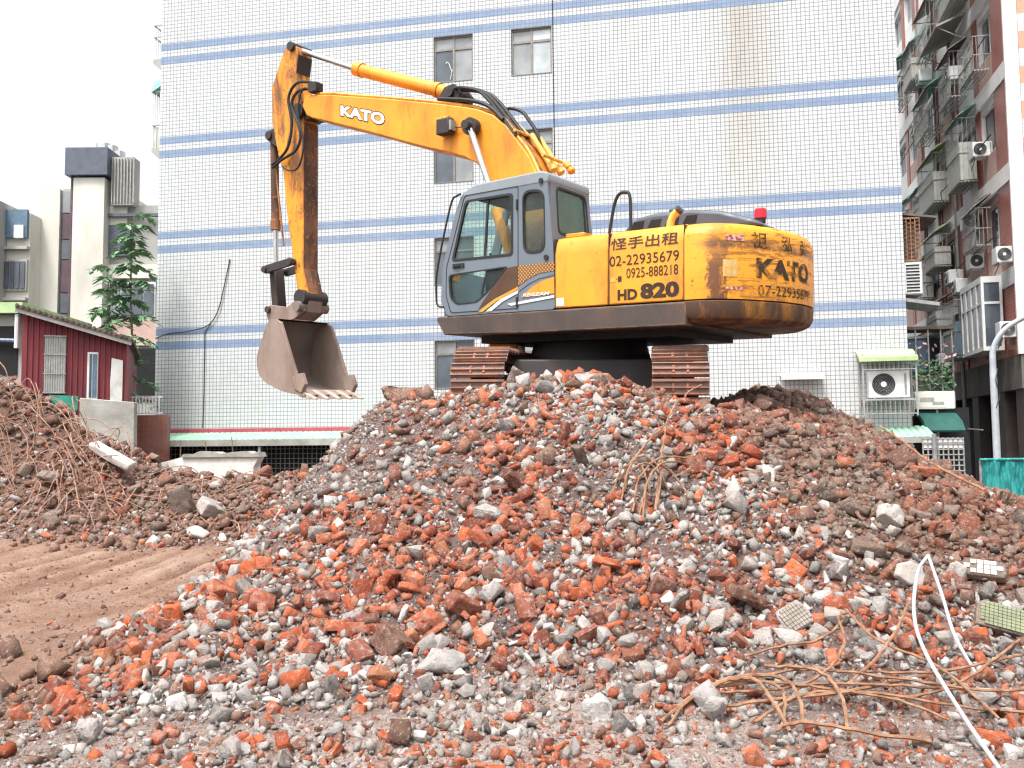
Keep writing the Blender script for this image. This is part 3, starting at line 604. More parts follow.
m = MB(); m.cyl((X(75),-.1,0),(X(75),-.1,Zz(146)),.12,n=8); m.build('drain_pipe', M['maroon_panel'], AB)
tk = abox('rooftop_tank_room', 70, 112, 145, 173, -.5, 2.0, 'slate')
for px, r, y0 in ((91,.42,129),(99,.3,131),(107,.28,137)):
    m = MB(); m.cyl((X(px),1.5,Zz(145)),(X(px),1.5,Zz(y0)),r,n=14); m.cyl((X(px),1.5,Zz(y0)),(X(px),1.5,Zz(y0)+.12),r,r*.3,n=14); m.build('water_tank', M['stainless'], tk)
abox('rooftop_shed', 112.2, 134, 152, 202, 0, .8, 'plaster_grey')
for k in range(8): px=113+k*3.1; abox('rooftop_rib', px, px+.9, 154, 200, -.1, -.01, 'cage')
abox('side_wing', 108.2, 175, 200, 0, .46, 9, 'plaster_grey', zb=0)
abox('wing_band', 108.4, 126, 201, 221, .3, .45, 'plaster_cream'); abox('wing_band', 108.4, 175, 210, 213, .1, .29, 'slate')
abox('slate_panel', 108.4, 130, 221, 253, .25, .45, 'slate')
abox('wing_band', 108.4, 175, 262, 276, .25, .45, 'plaster_cream')
fw = abox('window', 109.5, 156, 280, 316, .3, .45, 'white_metal')
for i in range(4):
    a = 111+i*11.3; abox('pane', a, a+9.6, 291, 314, 0.2, 0.29, 'pane_grey' if i==0 else 'pane', fw); abox('pane', a, a+9.6, 282.5, 289, 0.2, 0.29, 'pane', fw)
abox('tan_panel', 108.4, 175, 318, 345, .28, .45, 'pink_tile'); abox('dark_opening', 108.4, 175, 348, 395, .3, .45, 'dark')
# balcony bay left of the tower
bb = root('low_apartment_wing', 'cream balcony wing with barred windows left of the cream tower', 'building', (0, 44, 0))
abox('wall', 18, 43, 215, 0, 0, 9, 'plaster_cream', bb, zb=0); abox('dark_upper_opening', 21, 41.5, 212, 240, -.2, -.01, 'blue_tank', bb)
abox('pane', 30, 39, 228, 241, -.3, -.21, 'white_metal', bb); abox('ledge', 20, 43, 249, 252, -.3, -.01, 'plaster_grey', bb)
wv = abox('window', 20, 42, 262, 293, -.15, -.01, 'plaster_grey', bb)
for i in range(4): abox('pane', 21+i*5.2, 25+i*5.2, 264, 291, -.22, -.16, 'pane', wv)
abox('ledge', 20, 43, 300, 303, -.3, -.01, 'plaster_grey', bb)
lb = root('ribbed_apartment_front', 'grey building front with tall narrow window strips at the left edge', 'building', (0, 43, 0))
abox('wall', -60, 20.5, 206, 0, 0, 8, 'plaster_grey', lb, zb=0)
for i in range(4):
    a = 15-i*8.2; abox('mullion', a+3.4, a+4.6, 212, 330, -.35, -.01, 'white_metal', lb)
    for y0, y1, mt in ((213,236,'pane_grey'),(237,262,'blue_tank'),(263,280,'pane_grey'),(281,312,'maroon_panel')): abox('window_panel', a-3.5, a+3.3, y0, y1, -.12, -.01, mt, lb)
abox('parapet', -60, 20.8, 205, 212, -.3, -.01, 'plaster_cream', lb)

# slender saplings with drooping compound leaves
def mk_leaf_mat(n, c1, c2):
    t = NT(n); g = t.new('NewGeometry'); c = t.ramp(g.outputs['Random Per Island'], [(0, c2), (1, c1)]); m = t.out(c, .55, 0, .3)
    t.b.inputs['Subsurface Weight'].default_value = 0; return m
M['leaf'] = mk_leaf_mat('sapling_leaves', (.21,.35,.19), (.10,.21,.11)); M['bark'] = plain('sapling_bark', (.22,.19,.15), (.13,.11,.09), 8, .9)
def sapling(label, base, h, lean, seed, nf):
    rr = random.Random(seed); r = root('sapling_tree', label, 'tree', base, 0, 'saplings beside the white block')
    tr = MB(); top = Vector((lean[0], lean[1], h)); path = bez([(0,0,0), top*.4+Vector((.08,0,0)), top*.75-Vector((.06,0,0)), top], 5); tr.tube(path, .055, 7, .015); trunk = tr.build('trunk', M['bark'], r, smooth=True)
    lf = MB()
    br = MB()
    for k in range(nf):
        t = .28+.72*(k/(nf-1))**.85; p = path[min(int(t*(len(path)-1)), len(path)-1)].copy(); a = k*2.4+rr.uniform(-.4,.4); ln = rr.uniform(.5,.85)*(1.05-.25*t)
        d = Vector((math.cos(a), math.sin(a)*.8, 0)); up = rr.uniform(.1,.45)
        fr = [p+d*ln*s+Vector((0,0,up*ln*math.sin(s*2.2)-.42*ln*s*s)) for s in np.linspace(0,1,9)]
        br.tube(fr, .008, 4, .004)
        sd = d.cross(Vector((0,0,1)))
        for i in range(1, 9):
            for s in (-1, 1):
                q = fr[i]; L = rr.uniform(.28,.46)*(1.15-.5*abs(i/8-.45)); e = (sd*s+d*.55+Vector((0,0,rr.uniform(-.55,.05)))).normalized(); wv = e.cross(Vector((rr.uniform(-.3,.3),rr.uniform(-.3,.3),1))).normalized()*L*.2
                lf.add([q, q+e*L*.45+wv, q+e*L+Vector((0,0,-.05)), q+e*L*.45-wv], [(0,1,2,3)])
    br.build('branches', M['bark'], trunk); lf.build('crown', M['leaf'], r)
sapling('taller green sapling with drooping leaves against the white block edge', (-11.85,27.8,.3), 8.7, (.05,0), 3, 38)
sapling('shorter green sapling reaching left over the shed roof', (-12.25,27.5,.3), 6.9, (-.15,.1), 8, 26)
sapling('low bushy green sapling behind the yard wall', (-11.75,26.6,.3), 4.9, (-.1,.0), 21, 26)
# ------------------------------------------------------------------ older apartment building along the alley on the right
RE = Vector((.2195,.9756,0)).normalized(); RANG = math.atan2(RE.y, RE.x)
RO = Vector((15.9,28.8,0))-RE*1.5
RM = Matrix.Translation(RO) @ Matrix.Rotation(RANG, 4, 'Z')          # local x away along the alley, +y out over the alley, z up
rb = root('old_apartment_building', 'old pink and white tiled apartment building with red pilasters on the right', 'building', mat=RM)
RL, RT = 22.0, 26.3
BZ = [7.05, 10.3, 13.55, 16.8, 20.05, 23.3]
m = MB(); m.box(0, RL, -9, -.35, 0, RT); m.build('core', M['dark'], rb)
bays = [(.95, 5.95), (6.55, 11.55), (12.15, 17.2), (17.8, 21.8)]
def rwall(fl, z0, z1, mt):
    holes = []
    for bi, (a, b) in enumerate(bays):
        holes += [(a+.35, a+2.0, z0+.95, z1-.25), (a+2.7, b-.35, z0+.95, z1-.25)]
    m = MB(); wall_holes(m, 0, RL, z0, z1, holes, -.2); m.build('wall', M[mt], rb)
    for h in holes:
        w = MB(); x0, x1, a, b = h
        w.box(x0, x1, -.17, -.12, a, a+.06); w.box(x0, x1, -.17, -.12, b-.06, b); n = 3 if x1-x0 > 1.7 else 2
        for i in range(n+1):
            x = x0+(x1-x0-.05)*i/n; w.box(x, x+.05, -.168, -.122, a+.06, b-.06)
        f = w.build('window', M['white_metal'] if fl % 2 else M['alu'], rb)
        for i in range(n):
            c = x0+(x1-x0-.05)*i/n+.05; d = x0+(x1-x0-.05)*(i+1)/n; p = MB(); p.box(c, d, -.15, -.142, a+.06, b-.06); p.build('pane', M['pane' if (i+fl) % 3 else 'pane_grey'], f)
for i in range(len(BZ)):
    z0 = BZ[i-1] if i else 4.3; rwall(i, z0, BZ[i]-.55, 'pink_tile' if i < 2 else 'pale_tile')
    m = MB(); m.box(-.02, RL, -.3, .1, BZ[i]-.55, BZ[i]); m.build('floor_band', M['greyblue_tile'] if i < 1 else M['pale_tile'], rb)
    for x in (.5, 6.0, 11.6, 17.25):
        m = MB(); m.box(x-.25, x+.85, 0, .06, z0, BZ[i]-.55); m.build('red_pilaster', M['red_tile'], rb)
    for a, b in bays:
        m = MB(); m.box(a+2.1, a+2.6, 0, .05, z0, BZ[i]-.55); m.build('red_pilaster', M['red_tile'], rb)
        if i < 4: m = MB(); m.box(a+.4, a+1.95, 0, .03, z0+.05, z0+.9); m.build('spandrel', M['pink_tile'], rb)
m = MB(); m.box(0, RL, -.3, 0, BZ[-1], RT); m.build('parapet', M['pale_tile'], rb)
# striped end wall facing the site
k = 0; z = 4.3
m = MB(); m.box(-.1, .0, -.28, .12, 4.3, RT); m.build('corner_strip', M['pale_tile'], rb)
while z < RT:
    m = MB(); m.box(-.08, .0, -9, -.3, z, min(z+.56, RT)); m.build('end_stripe', M['orange_tile'] if k % 2 else M['greyblue_tile'], rb); z += .56; k += 1
# arcade
m = MB(); m.box(-.05, RL, -.4, .05, 3.25, 4.3); m.build('arcade_beam', M['arcade_beam'], rb)
m = MB(); m.box(-.06, -.02, -9, -.42, 0, 4.3); m.build('end_wall_base', M['arcade'], rb)
for x in (0, 1.9, 4.9, 8.4, 11.9, 15.4, 19): m = MB(); m.box(x, x+.75, -.5, 0, 0, 3.25); m.build('arcade_column', M['arcade'], rb)
m = MB(); m.tube([(6.35,.09,0),(6.35,.09,RT)], .075, 8); m.build('drain_pipe', M['grey_metal'], rb)
m = MB(); m.tube([(11.5,.09,4.3),(11.5,.09,RT)], .05, 8); m.build('drain_pipe', M['grey_metal'], rb)
m = MB(); m.tube([(9.0,.08,4.3),(9.0,.08,RT)], .04, 6); m.build('drain_pipe', M['grey_metal'], rb)
def rpt(x, y, z): return RM @ Matrix.Translation((x, y, z))
def rcage(label, x0, x1, z0, z1, dep=.55, awn=None, bars='cage', solid=None):
    r = root('window_cage', label, 'window cage', mat=rpt(0, .12, 0), group='cages over the alley windows')
    for i in range(5): y = dep*(i+.5)/5; m = MB(); m.box(x0, x1, y-.02, y+.02, z0, z0+.03); m.build('base_slat', M['cage'], r)
    for z in (z0+.03, z0+(z1-z0)*.45, z1-.03): fr = MB(); fr.box(x0, x1, dep-.03, dep, z, z+.03); fr.box(x0, x0+.03, .0, dep-.03, z, z+.03); fr.box(x1-.03, x1, .0, dep-.03, z, z+.03); fr.build('rail', M[bars], r)
    n = max(4, int((x1-x0)/.14))
    for i in range(n+1):
        x = x0+.01+(x1-x0-.03)*i/n; b = MB(); b.box(x, x+.014, dep-.022, dep-.008, z0+.08, z1-.03); b.build('bar', M[bars], r)
    for i in range(1, 4):
        y = dep*i/4; b = MB(); b.box(x0+.006, x0+.02, y-.007, y+.007, z0+.08, z1-.03); b.build('bar', M[bars], r)
    if solid:
        b = MB(); b.box(x0+.02, x1-.02, .03, dep-.04, z0+.1, z0+(z1-z0)*.62); b.build('sheeting', M[solid], r)
    if awn:
        pr = [(0, z1+.42), (.3*dep, z1+.38), (.7*dep, z1+.25), (1.12*dep, z1-.02), (1.15*dep, z1-.05), (.7*dep, z1+.2), (0, z1+.38)]
        b = MB(); b.prism(pr, x0-.1, x1+.1, 'yzx'); aw_ = b.build('awning', M[awn], r)
        for i in range(5): 
            x = x0-.1+(x1-x0+.17)*i/4; b = MB(); b.beam((x,1.13*dep,z1+.0),(x,.02,z1+.43),.03,.02); b.build('awning_rib', M['cage'], aw_)
    return r
rcage('tall wire cage with green awning near the corner on the fourth storey', 3.2, 4.9, 10.6, 12.9, .6, 'green_fibre', solid='cage_mesh')
rcage('wire cage with lime awning left of the tall drain pipe, fourth storey', 7.0, 9.6, 10.9, 12.9, .6, 'lime_tin', solid='cage_mesh')
rcage('wire cage with green awning high beside the drain pipe, fifth storey', 7.3, 9.9, 14.0, 15.6, .6, 'green_fibre')
rcage('far wire cage with pale teal awning, fourth storey', 10.2, 11.4, 10.8, 12.3, .55, 'teal_fibre', solid='cage_mesh')
rcage('farther wire cage with teal awning half hidden behind the white block', 12.4, 14.0, 10.6, 12.4, .6, 'teal_fibre')
rcage('grey box cage with rounded lime hood on the third storey', 7.1, 8.8, 8.4, 9.7, .65, 'lime_tin', solid='cage_mesh')
rcage('grey box cage with tan hood on the second storey', 7.2, 8.9, 5.9, 7.0, .65, 'roof_rust', solid='cage_mesh')
rcage('dark green window cage beside the white bay window', 4.25, 6.0, 4.6, 6.7, .7, None, solid='blue_tank')
rcage('topmost wire cage with grey roof near the picture top', 3.9, 5.6, 13.9, 15.6, .6, 'roof_rust')
rcage('corner wire cage with planters at the top right', 1.3, 2.9, 16.9, 18.2, .6, None, solid='leaf')
rcage('high wire cage above the projecting dark roof', 7.0, 9.0, 17.2, 19.0, .6, 'plaster_grey')
rcage('wire cage with green awning at the corner, fifth storey', 3.4, 5.4, 17.3, 18.9, .55, 'green_fibre', solid='cage_mesh')
rcage('wire cage with tan roof over the bay window, third storey', 2.0, 3.6, 8.1, 9.4, .5, 'roof_rust')
rcage('long open cage without roof, fifth storey near the corner', 1.4, 3.1, 13.8, 15.0, .5, None)
rcage('cage with teal awning high and far along the alley', 10.0, 11.6, 17.0, 18.6, .6, 'teal_fibre', solid='cage_mesh')
rcage('cage with green awning highest and far along the alley', 12.6, 14.6, 17.2, 19.0, .65, 'green_fibre')
rcage('far grey cage with tan awning, third storey', 10.1, 11.5, 7.6, 9.2, .55, 'roof_rust', solid='cage_mesh')
# laundry rails and wires
for k, z in enumerate((8.2, 11.5, 14.8)):
    m = MB(); m.tube(bez([(1.0,.3,z),(6.0,.45,z-.25),(12,.4,z),(18,.3,z-.2)], 5), .02, 5); o = m.build('alley_cable', M['cable']); o.matrix_world = RM; tag(o, ('lowest','middle','highest')[k]+' black cable strung along the old apartment wall', 'cable')
# white bay window
bw = root('bay_window', 'white framed bay window above the arcade near the corner', 'window', mat=rpt(0,.11,0))
m = MB(); m.box(1.25,3.75,0,.62,4.55,4.68); m.build('sill', M['white_metal'], bw); m = MB(); m.box(1.25,3.75,0,.62,6.75,6.95); m.build('head', M['white_metal'], bw)
for x in (1.25,1.86,2.48,3.1,3.67): m = MB(); m.box(x,x+.08,.54,.62,4.68,6.75); m.build('mullion', M['white_metal'], bw)
for x in (1.25,): m = MB(); m.box(x,x+.08,0,.08,4.68,6.75); m.build('mullion', M['white_metal'], bw)
for z in (6.05,): m = MB(); m.box(1.33,3.67,.545,.615,z,z+.08); m.box(1.255,1.325,.08,.54,z,z+.08); m.build('transom', M['white_metal'], bw)
for i in range(4): x=1.33+i*.615; m = MB(); m.box(x,x+.53,.57,.58,4.68,6.05); m.build('pane', M['pane'], bw); m = MB(); m.box(x,x+.53,.57,.58,6.13,6.75); m.build('pane', M['pane'], bw)
m = MB(); m.box(1.28,1.29,.08,.54,4.68,6.05); m.build('pane', M['pane'], bw); m = MB(); m.box(1.28,1.29,.08,.54,6.13,6.75); m.build('pane', M['pane'], bw)
m = MB(); m.box(3.3,3.66,.1,.5,4.68,6.7); m.build('side_panel', M['white_metal'], bw)
# air conditioners on the alley wall: their grilles look out over the alley / towards the site
for x, z, lab in ((4.34,14.6,'white window air conditioner on brackets high beside the drain pipe'),(2.77,11.2,'white air conditioner under the wide window near the corner, fourth storey'),
  (4.25,9.1,'small white window air conditioner below the white floor band'),(.75,7.2,'white air conditioner at the corner, third storey'),(3.75,7.6,'white air conditioner on a bracket, third storey'),
  (5.6,7.45,'grey air conditioner beside the red pilaster, third storey'),(4.66,6.95,'lower white air conditioner of the pair by the pilaster'),(.75,4.85,'white air conditioner with round fan above the street lamp'),
  (7.5,4.55,'white air conditioner above the arcade behind the blue tank'),(10.2,14.7,'far air conditioner beside the second red pilaster'),(8.9,16.4,'small air conditioner high on the white wall')):
    ac_unit('air_conditioner', lab, rpt(x, .2, z) @ (Matrix.Rotation(R(-90), 4, 'Z') if round(x*100) % 2 else Matrix.Rotation(R(180), 4, 'Z')), .62, .5, .5, group='air conditioners on the alley wall', bracket=True)
# dark projecting roof and blue sheet tank
pr_ = root('projecting_canopy', 'dark sloping sheet canopy over a window high on the white wall', 'awning', mat=rpt(0,.1,0))
m = MB(); m.add([(3.9,0,17.0),(6.6,0,17.0),(6.6,1.0,16.6),(3.9,1.0,16.6),(3.9,0,16.93),(6.6,0,16.93),(6.6,1.0,16.53),(3.9,1.0,16.53)],[(0,1,2,3),(7,6,5,4),(0,4,5,1),(1,5,6,2),(2,6,7,3),(3,7,4,0)]); m.build('sheet', M['plaster_grey'], pr_)
for x in (4.0,6.5): m = MB(); m.beam((x,.95,16.55),(x,0,16.0),.03); m.build('strut', M['cage'], pr_)
bt = root('blue_tank', 'dull blue water tank on a stand above the arcade', 'tank', mat=rpt(9.9,.9,4.5))
m = MB(); m.cyl((0,0,.0),(0,0,1.35),.78,.82,n=20); m.build('body', M['blue_tank'], bt, smooth=True); m = MB(); m.cyl((0,0,1.36),(0,0,1.46),.86,n=20); m.build('rim', M['cage'], bt)
for s in (-1,1): m = MB(); m.beam((s*.6,.4,-.02),(s*.6,-.85,-.02),.06); m.beam((s*.6,.4,-.04),(s*.6,-.85,-.6),.05); m.build('stand', M['cage'], bt)
# street lamp
lp = root('street_lamp', 'pale curved street lamp pole in front of the arcade', 'lamp', (11.05, 20.6, 0))
m = MB(); m.tube([(0,0,0),(0,0,1.5),(0,0,3.3)], .085, 10, .075); m.build('pole', M['pole'], lp, smooth=True)
m = MB(); m.tube(bez([(0,0,3.3),(.02,-.02,3.75),(.2,-.15,4.15),(.6,-.4,4.45),(1.2,-.8,4.7),(1.9,-1.2,4.85)], 6), .07, 10, .05); m.build('arm', M['pole'], lp, smooth=True)
m = MB(); m.box(1.85,2.4,-1.4,-1.15,4.8,4.95); m.build('lamp_head', M['grey_metal'], lp, bevel=.04)
m = MB(); m.tube(bez([(.09,-.02,3.3),(.0,-.1,3.0),(.1,-.05,2.7),(-.02,-.09,2.4)],6), .012, 5); m.build('cable', M['cable'], lp)
# teal netting on a rail
nt = root('netting_fence', 'teal safety netting hung on a rail in front of the arcade', 'fence', (8.42, 16.2, 0), R(4))
m = MB(); nx, nz = 70, 12; zt = 1.28
vs = []; fs = []
for j in range(nz+1):
    for i in range(nx+1):
        x = i*.045; vs.append((x, .05*math.sin(i*.9+.4*math.sin(j*.7))*(.4+j/nz)+.02*math.sin(i*2.3+j), zt*(1-j/nz)+.025*math.sin(i*.35)))
for j in range(nz):
    for i in range(nx): fs.append((j*(nx+1)+i, j*(nx+1)+i+1, (j+1)*(nx+1)+i+1, (j+1)*(nx+1)+i))
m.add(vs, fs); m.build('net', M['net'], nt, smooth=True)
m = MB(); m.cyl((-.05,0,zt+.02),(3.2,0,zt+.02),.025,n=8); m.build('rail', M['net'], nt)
for x in (0,1.6,3.15): m = MB(); m.cyl((x,.06,0),(x,.06,zt+.02),.025,n=8); m.build('post', M['grey_metal'], nt)
# shop clutter between the block and the alley
sg = root('light_box_sign', 'blank white light box sign on a post at the alley mouth', 'sign', (11.3, 25.2, 0), R(-8))
m = MB(); m.box(0,1.05,0,.22,2.55,3.05); m.build('box', M['dirty_white'], sg, bevel=.02); m = MB(); m.box(.05,.82,-.006,-.002,2.6,3.0); m.build('face', M['plaster_cream'], sg); m = MB(); m.cyl((.6,.12,0),(.6,.12,2.55),.035,n=8); m.build('post', M['grey_metal'], sg)
m = MB(); m.box(.12,.5,-.012,-.007,2.76,2.88); m.build('smeared_mark', M['cage'], sg); m = MB(); m.box(.45,.75,-.012,-.007,2.68,2.76); m.build('smeared_mark', M['cage'], sg)
gt = root('lattice_gate', 'white square lattice panel behind the rubble at the alley mouth', 'gate', (10.72, 23.6, 0), R(-8))
for k in range(9): m = MB(); m.box(k*.125,k*.125+.03,0,.03,.4,1.75); m.build('bar', M['cage'], gt)
for k in range(10): m = MB(); m.box(0,1.03,-.012,-.001,.45+k*.14,.48+k*.14); m.build('bar', M['cage'], gt)
for k in range(8):
    for j in (0,1): m = MB(); m.box(k*.125+.035,k*.125+.12,.01,.02,1.48+j*.14,1.59+j*.14); m.build('white_square', M['white_metal'], gt)
m = MB(); m.cyl((.28,-.06,0),(.28,-.06,1.85),.06,n=10); m.build('post', M['grey_metal'], gt)
dg = root('dark_green_awning', 'dark green canvas awning over a shop in the alley', 'awning', (11.4, 25.6, 0), R(-8))
m = MB(); m.prism([(0,2.5),(-.5,2.42),(-.95,2.2),(-1.15,1.95),(-1.13,1.9),(-.5,2.3),(0,2.4)], 0, 1.0, 'yzx'); m.build('canvas', M['canvas_green'], dg, smooth=True)
for x in (0.05,1.45): m = MB(); m.beam((x,-1.1,1.95),(x,0,2.0),.03); m.build('strut', M['cage'], dg)
m = MB(); m.box(0,1.5,.0,.1,0,2.6); m.build('shop_front', M['dark'], dg)
# house plants and clutter on the far balcony
pb = root('potted_plants_balcony', 'rusty balcony full of potted plants with pink flowers in the alley gap', 'balcony', (13.1, 30.0, 0), R(-8))
m = MB(); m.box(0,1.6,0,1,0,3.3); m.build('wall', M['plaster_grey'], pb); m = MB(); m.box(-.05,1.65,-.05,1,5.4,5.5); m.build('roof', M['roof_rust'], pb)
for x in (0,.4,.8,1.2,1.55): m = MB(); m.box(x,x+.04,0,.04,3.3,5.4); m.build('post', M['cage'], pb)
rr = random.Random(5)
for nm, mt, n, zr in (('foliage','leaf',500,(3.3,4.4)),('pink_flowers','pink_fl',60,(4.2,4.95))):
    if mt == 'pink_fl': M['pink_fl'] = plain('pink_flowers', (.75,.45,.5), (.6,.3,.36))
    m = MB()
    for i in range(n):
        c = Vector((rr.uniform(0,1.6), rr.uniform(-.15,.3), rr.uniform(*zr))); s = rr.uniform(.04,.1); a = Vector((rr.uniform(-1,1),rr.uniform(-1,1),rr.uniform(-1,1))).normalized(); b = a.orthogonal().normalized()
        m.add([c-a*s, c+b*s*.6, c+a*s, c-b*s*.6], [(0,1,2,3)])
    tag(m.build(nm, M[mt], pb), kind='stuff')
# ------------------------------------------------------------------ excavator
def mk_paint(name, base, dark, grime=(.09,.05,.03), amt=.5, rust=(.16,.065,.03), g0=.5, g1=.72, chips=.66, rough=.42):
    t = NT(name); co = t.coord('Object'); cs = t.coord('Object', (1,1,.28))
    n1 = t.noise(co, 1.6, 6, .6); n2 = t.noise(cs, 3.2, 8, .68, .4); n3 = t.noise(co, 16, 6, .7)
    col = t.ramp(n1, [(.3, dark), (.65, base)])
    col = t.mix(t.math('MULTIPLY', t.rng(n2, g0, g1), amt), col, grime)
    col = t.mix(t.rng(n3, chips, chips+.03), col, rust)
    bv = t.new('Bevel', samples=4); bv.inputs['Radius'].default_value = .03; ge = t.new('NewGeometry'); dp = t.new('VectorMath', operation='DOT_PRODUCT'); t.l.new(bv.outputs[0], dp.inputs[0]); t.l.new(ge.outputs['Normal'], dp.inputs[1])
    edge = t.math('MULTIPLY', t.rng(dp.outputs['Value'], .992, .95), t.rng(t.noise(co, 7, 7, .75), .46, .56)); col = t.mix(t.math('MULTIPLY', edge, .8), col, rust)
    scr = t.noise(t.coord('Object', (2,2,30)), 2.5, 5, .8, .8); col = t.mix(t.math('MULTIPLY', t.rng(scr, .66, .7), .5), col, grime)
    t.bump(n3, .1, .01)
    return t.out(col, t.rng(n2, .4, .7, rough, .8), 0, .45)
YEL, YELD = (.84,.325,.02), (.72,.24,.015)
M['yel'] = mk_paint('orange_yellow_paint', YEL, YELD, amt=.55, chips=.66)
M['yel_worn'] = mk_paint('scraped_yellow_paint', YEL, (.70,.29,.02), (.12,.06,.03), .9, (.11,.05,.028), .44, .66, .58)
M['yel_light'] = mk_paint('pale_yellow_paint', (.85,.47,.10), (.75,.35,.05), amt=.25, chips=.72)  # lighter yellow for pipes, exhaust and small fittings
M['skirt'] = mk_paint('worn_brown_black_skirt', (.075,.055,.047), (.04,.032,.03), (.15,.085,.05), .6, (.30,.17,.09), .5,.75,.68, .6)
M['cwbase'] = mk_paint('rubbed_counterweight_base', (.42,.18,.025), (.20,.085,.03), (.075,.042,.03), .95, (.12,.05,.03), .4,.56,.58,.6)
M['armrust'] = mk_paint('rusty_arm_face', (.26,.115,.055), (.11,.05,.032), (.04,.025,.02), .85, (.5,.21,.03), .45,.62,.6,.7)
M['cabgrey'] = mk_paint('blue_grey_cab_paint', (.150,.182,.215), (.125,.152,.182), (.14,.14,.14), .25, (.12,.12,.12), .55,.8,.74,.4)
M['roofgrey'] = mk_paint('pale_cab_roof_paint', (.235,.27,.30), (.20,.23,.255), (.2,.2,.19), .3, (.15,.15,.15), .55,.8,.76,.45)
M['hood'] = mk_paint('dark_grey_bonnet', (.075,.085,.105), (.055,.062,.078), (.1,.095,.09), .4, (.03,.03,.03), .5,.8,.76,.4)
M['iron'] = mk_paint('greasy_black_iron', (.035,.03,.03), (.02,.019,.02), (.09,.055,.04), .6, (.12,.07,.05), .5,.75,.7,.55)
M['track'] = mk_paint('rusty_track_steel', (.27,.165,.13), (.16,.095,.075), (.055,.036,.03), .9, (.36,.14,.08), .45,.7,.6,.7)
M['bucket'] = mk_paint('dusty_bucket_steel', (.29,.225,.19), (.22,.165,.135), (.13,.085,.065), .7, (.25,.12,.08), .48,.72,.68,.75)
M['bucket_in'] = mk_paint('dusty_bucket_inside', (.21,.17,.15), (.16,.125,.11), (.14,.10,.08), .5, (.2,.11,.08), .5,.75,.7,.8)
M['tooth'] = plain('bright_worn_steel', (.52,.44,.38), (.36,.28,.23), 8, .5, .3)
M['chrome'] = plain('chromed_rod', (.62,.62,.63), (.5,.5,.5), 5, .22, .9)
M['rubber'] = plain('black_hose_rubber', (.028,.027,.028), (.018,.018,.018), 8, .55)
M['ink'] = plain('black_brown_lettering', (.03,.017,.012), (.055,.03,.016), 12, .7)
M['ink_faded'] = plain('faded_black_lettering', (.05,.028,.015), (.42,.18,.03), 9, .7, lo=.38, hi=.5)
M['ink_white'] = plain('white_lettering', (.78,.78,.76), (.62,.6,.55), 8, .6)
M['beacon'] = plain('red_beacon', (.62,.02,.04), (.5,.015,.03), 5, .3)
M['decal_white'] = plain('white_decal', (.75,.76,.76), (.62,.63,.62), 6, .5)
M['decal_brown'] = plain('brown_decal', (.10,.05,.028), (.07,.035,.02), 6, .5)
M['decal_check'] = None
def mk_check():
    t = NT('orange_dotted_decal'); co = t.coord('Object'); x, y, z = t.sep(co)
    a = t.math('LESS_THAN', t.math('FRACT', t.math('MULTIPLY', t.math('ADD', x, z), 22)), .55); b = t.math('LESS_THAN', t.math('FRACT', t.math('MULTIPLY', t.math('SUBTRACT', x, z), 22)), .55)
    return t.out(t.mix(t.math('MULTIPLY', a, b), (.14,.07,.035), (.62,.30,.08)), .5)
M['decal_check'] = mk_check()
M['shade'] = plain('pale_green_sunshade', (.34,.43,.37), (.26,.34,.29), 3, .8, stretch=(1,3,.5))
M['seat'] = plain('dark_seat_cloth', (.03,.032,.04), (.02,.02,.025), 10, .8)
def mk_cabglass():
    t = NT('tinted_cab_glass'); t.n.remove(t.b); o = t.n['Material Output']
    tr = t.new('BsdfTransparent'); tr.inputs[0].default_value = (.80,.90,.87,1); gl = t.new('BsdfGlossy'); gl.inputs['Roughness'].default_value = .03; gl.inputs[0].default_value = (.9,.95,1,1)
    co = t.coord('Object'); df = t.new('BsdfDiffuse'); df.inputs[0].default_value = (.32,.36,.34,1)
    lw = t.new('LayerWeight'); lw.inputs[0].default_value = .22
    m1 = t.new('MixShader'); t.l.new(t.rng(t.noise(co, 2.5, 5), .4, .75, .02, .14), m1.inputs[0]); t.l.new(tr.outputs[0], m1.inputs[1]); t.l.new(df.outputs[0], m1.inputs[2])
    m2 = t.new('MixShader'); t.l.new(lw.outputs['Fresnel'], m2.inputs[0]); t.l.new(m1.outputs[0], m2.inputs[1]); t.l.new(gl.outputs[0], m2.inputs[2]); t.l.new(m2.outputs[0], o.inputs[0]); return t.m
M['cabglass'] = mk_cabglass()

def plate_mesh(polys, thick, bev=0):
    """flat plate with holes (2-D filled curve) ; returns verts (x,y,z) with z = thickness direction and polygon list"""
    cu = bpy.data.curves.new('plate', 'CURVE'); cu.dimensions = '2D'; cu.fill_mode = 'BOTH'; cu.extrude = thick/2; cu.bevel_depth = bev; cu.bevel_resolution = 1
    if bev: cu.offset = -bev
    for p in polys:
        s = cu.splines.new('POLY'); s.points.add(len(p)-1); s.use_cyclic_u = True
        for q, (a, b) in zip(s.points, p): q.co = (a, b, 0, 1)
    return curve_mesh(cu)
def curve_mesh(cu):
    o = bpy.data.objects.new('tmp', cu); COL.objects.link(o); dg = bpy.context.evaluated_depsgraph_get(); dg.update()
    me = bpy.data.meshes.new_from_object(o.evaluated_get(dg)); v = [tuple(x.co) for x in me.vertices]; f = [tuple(p.vertices) for p in me.polygons]
    bpy.data.objects.remove(o); bpy.data.curves.remove(cu); bpy.data.meshes.remove(me); return v, f
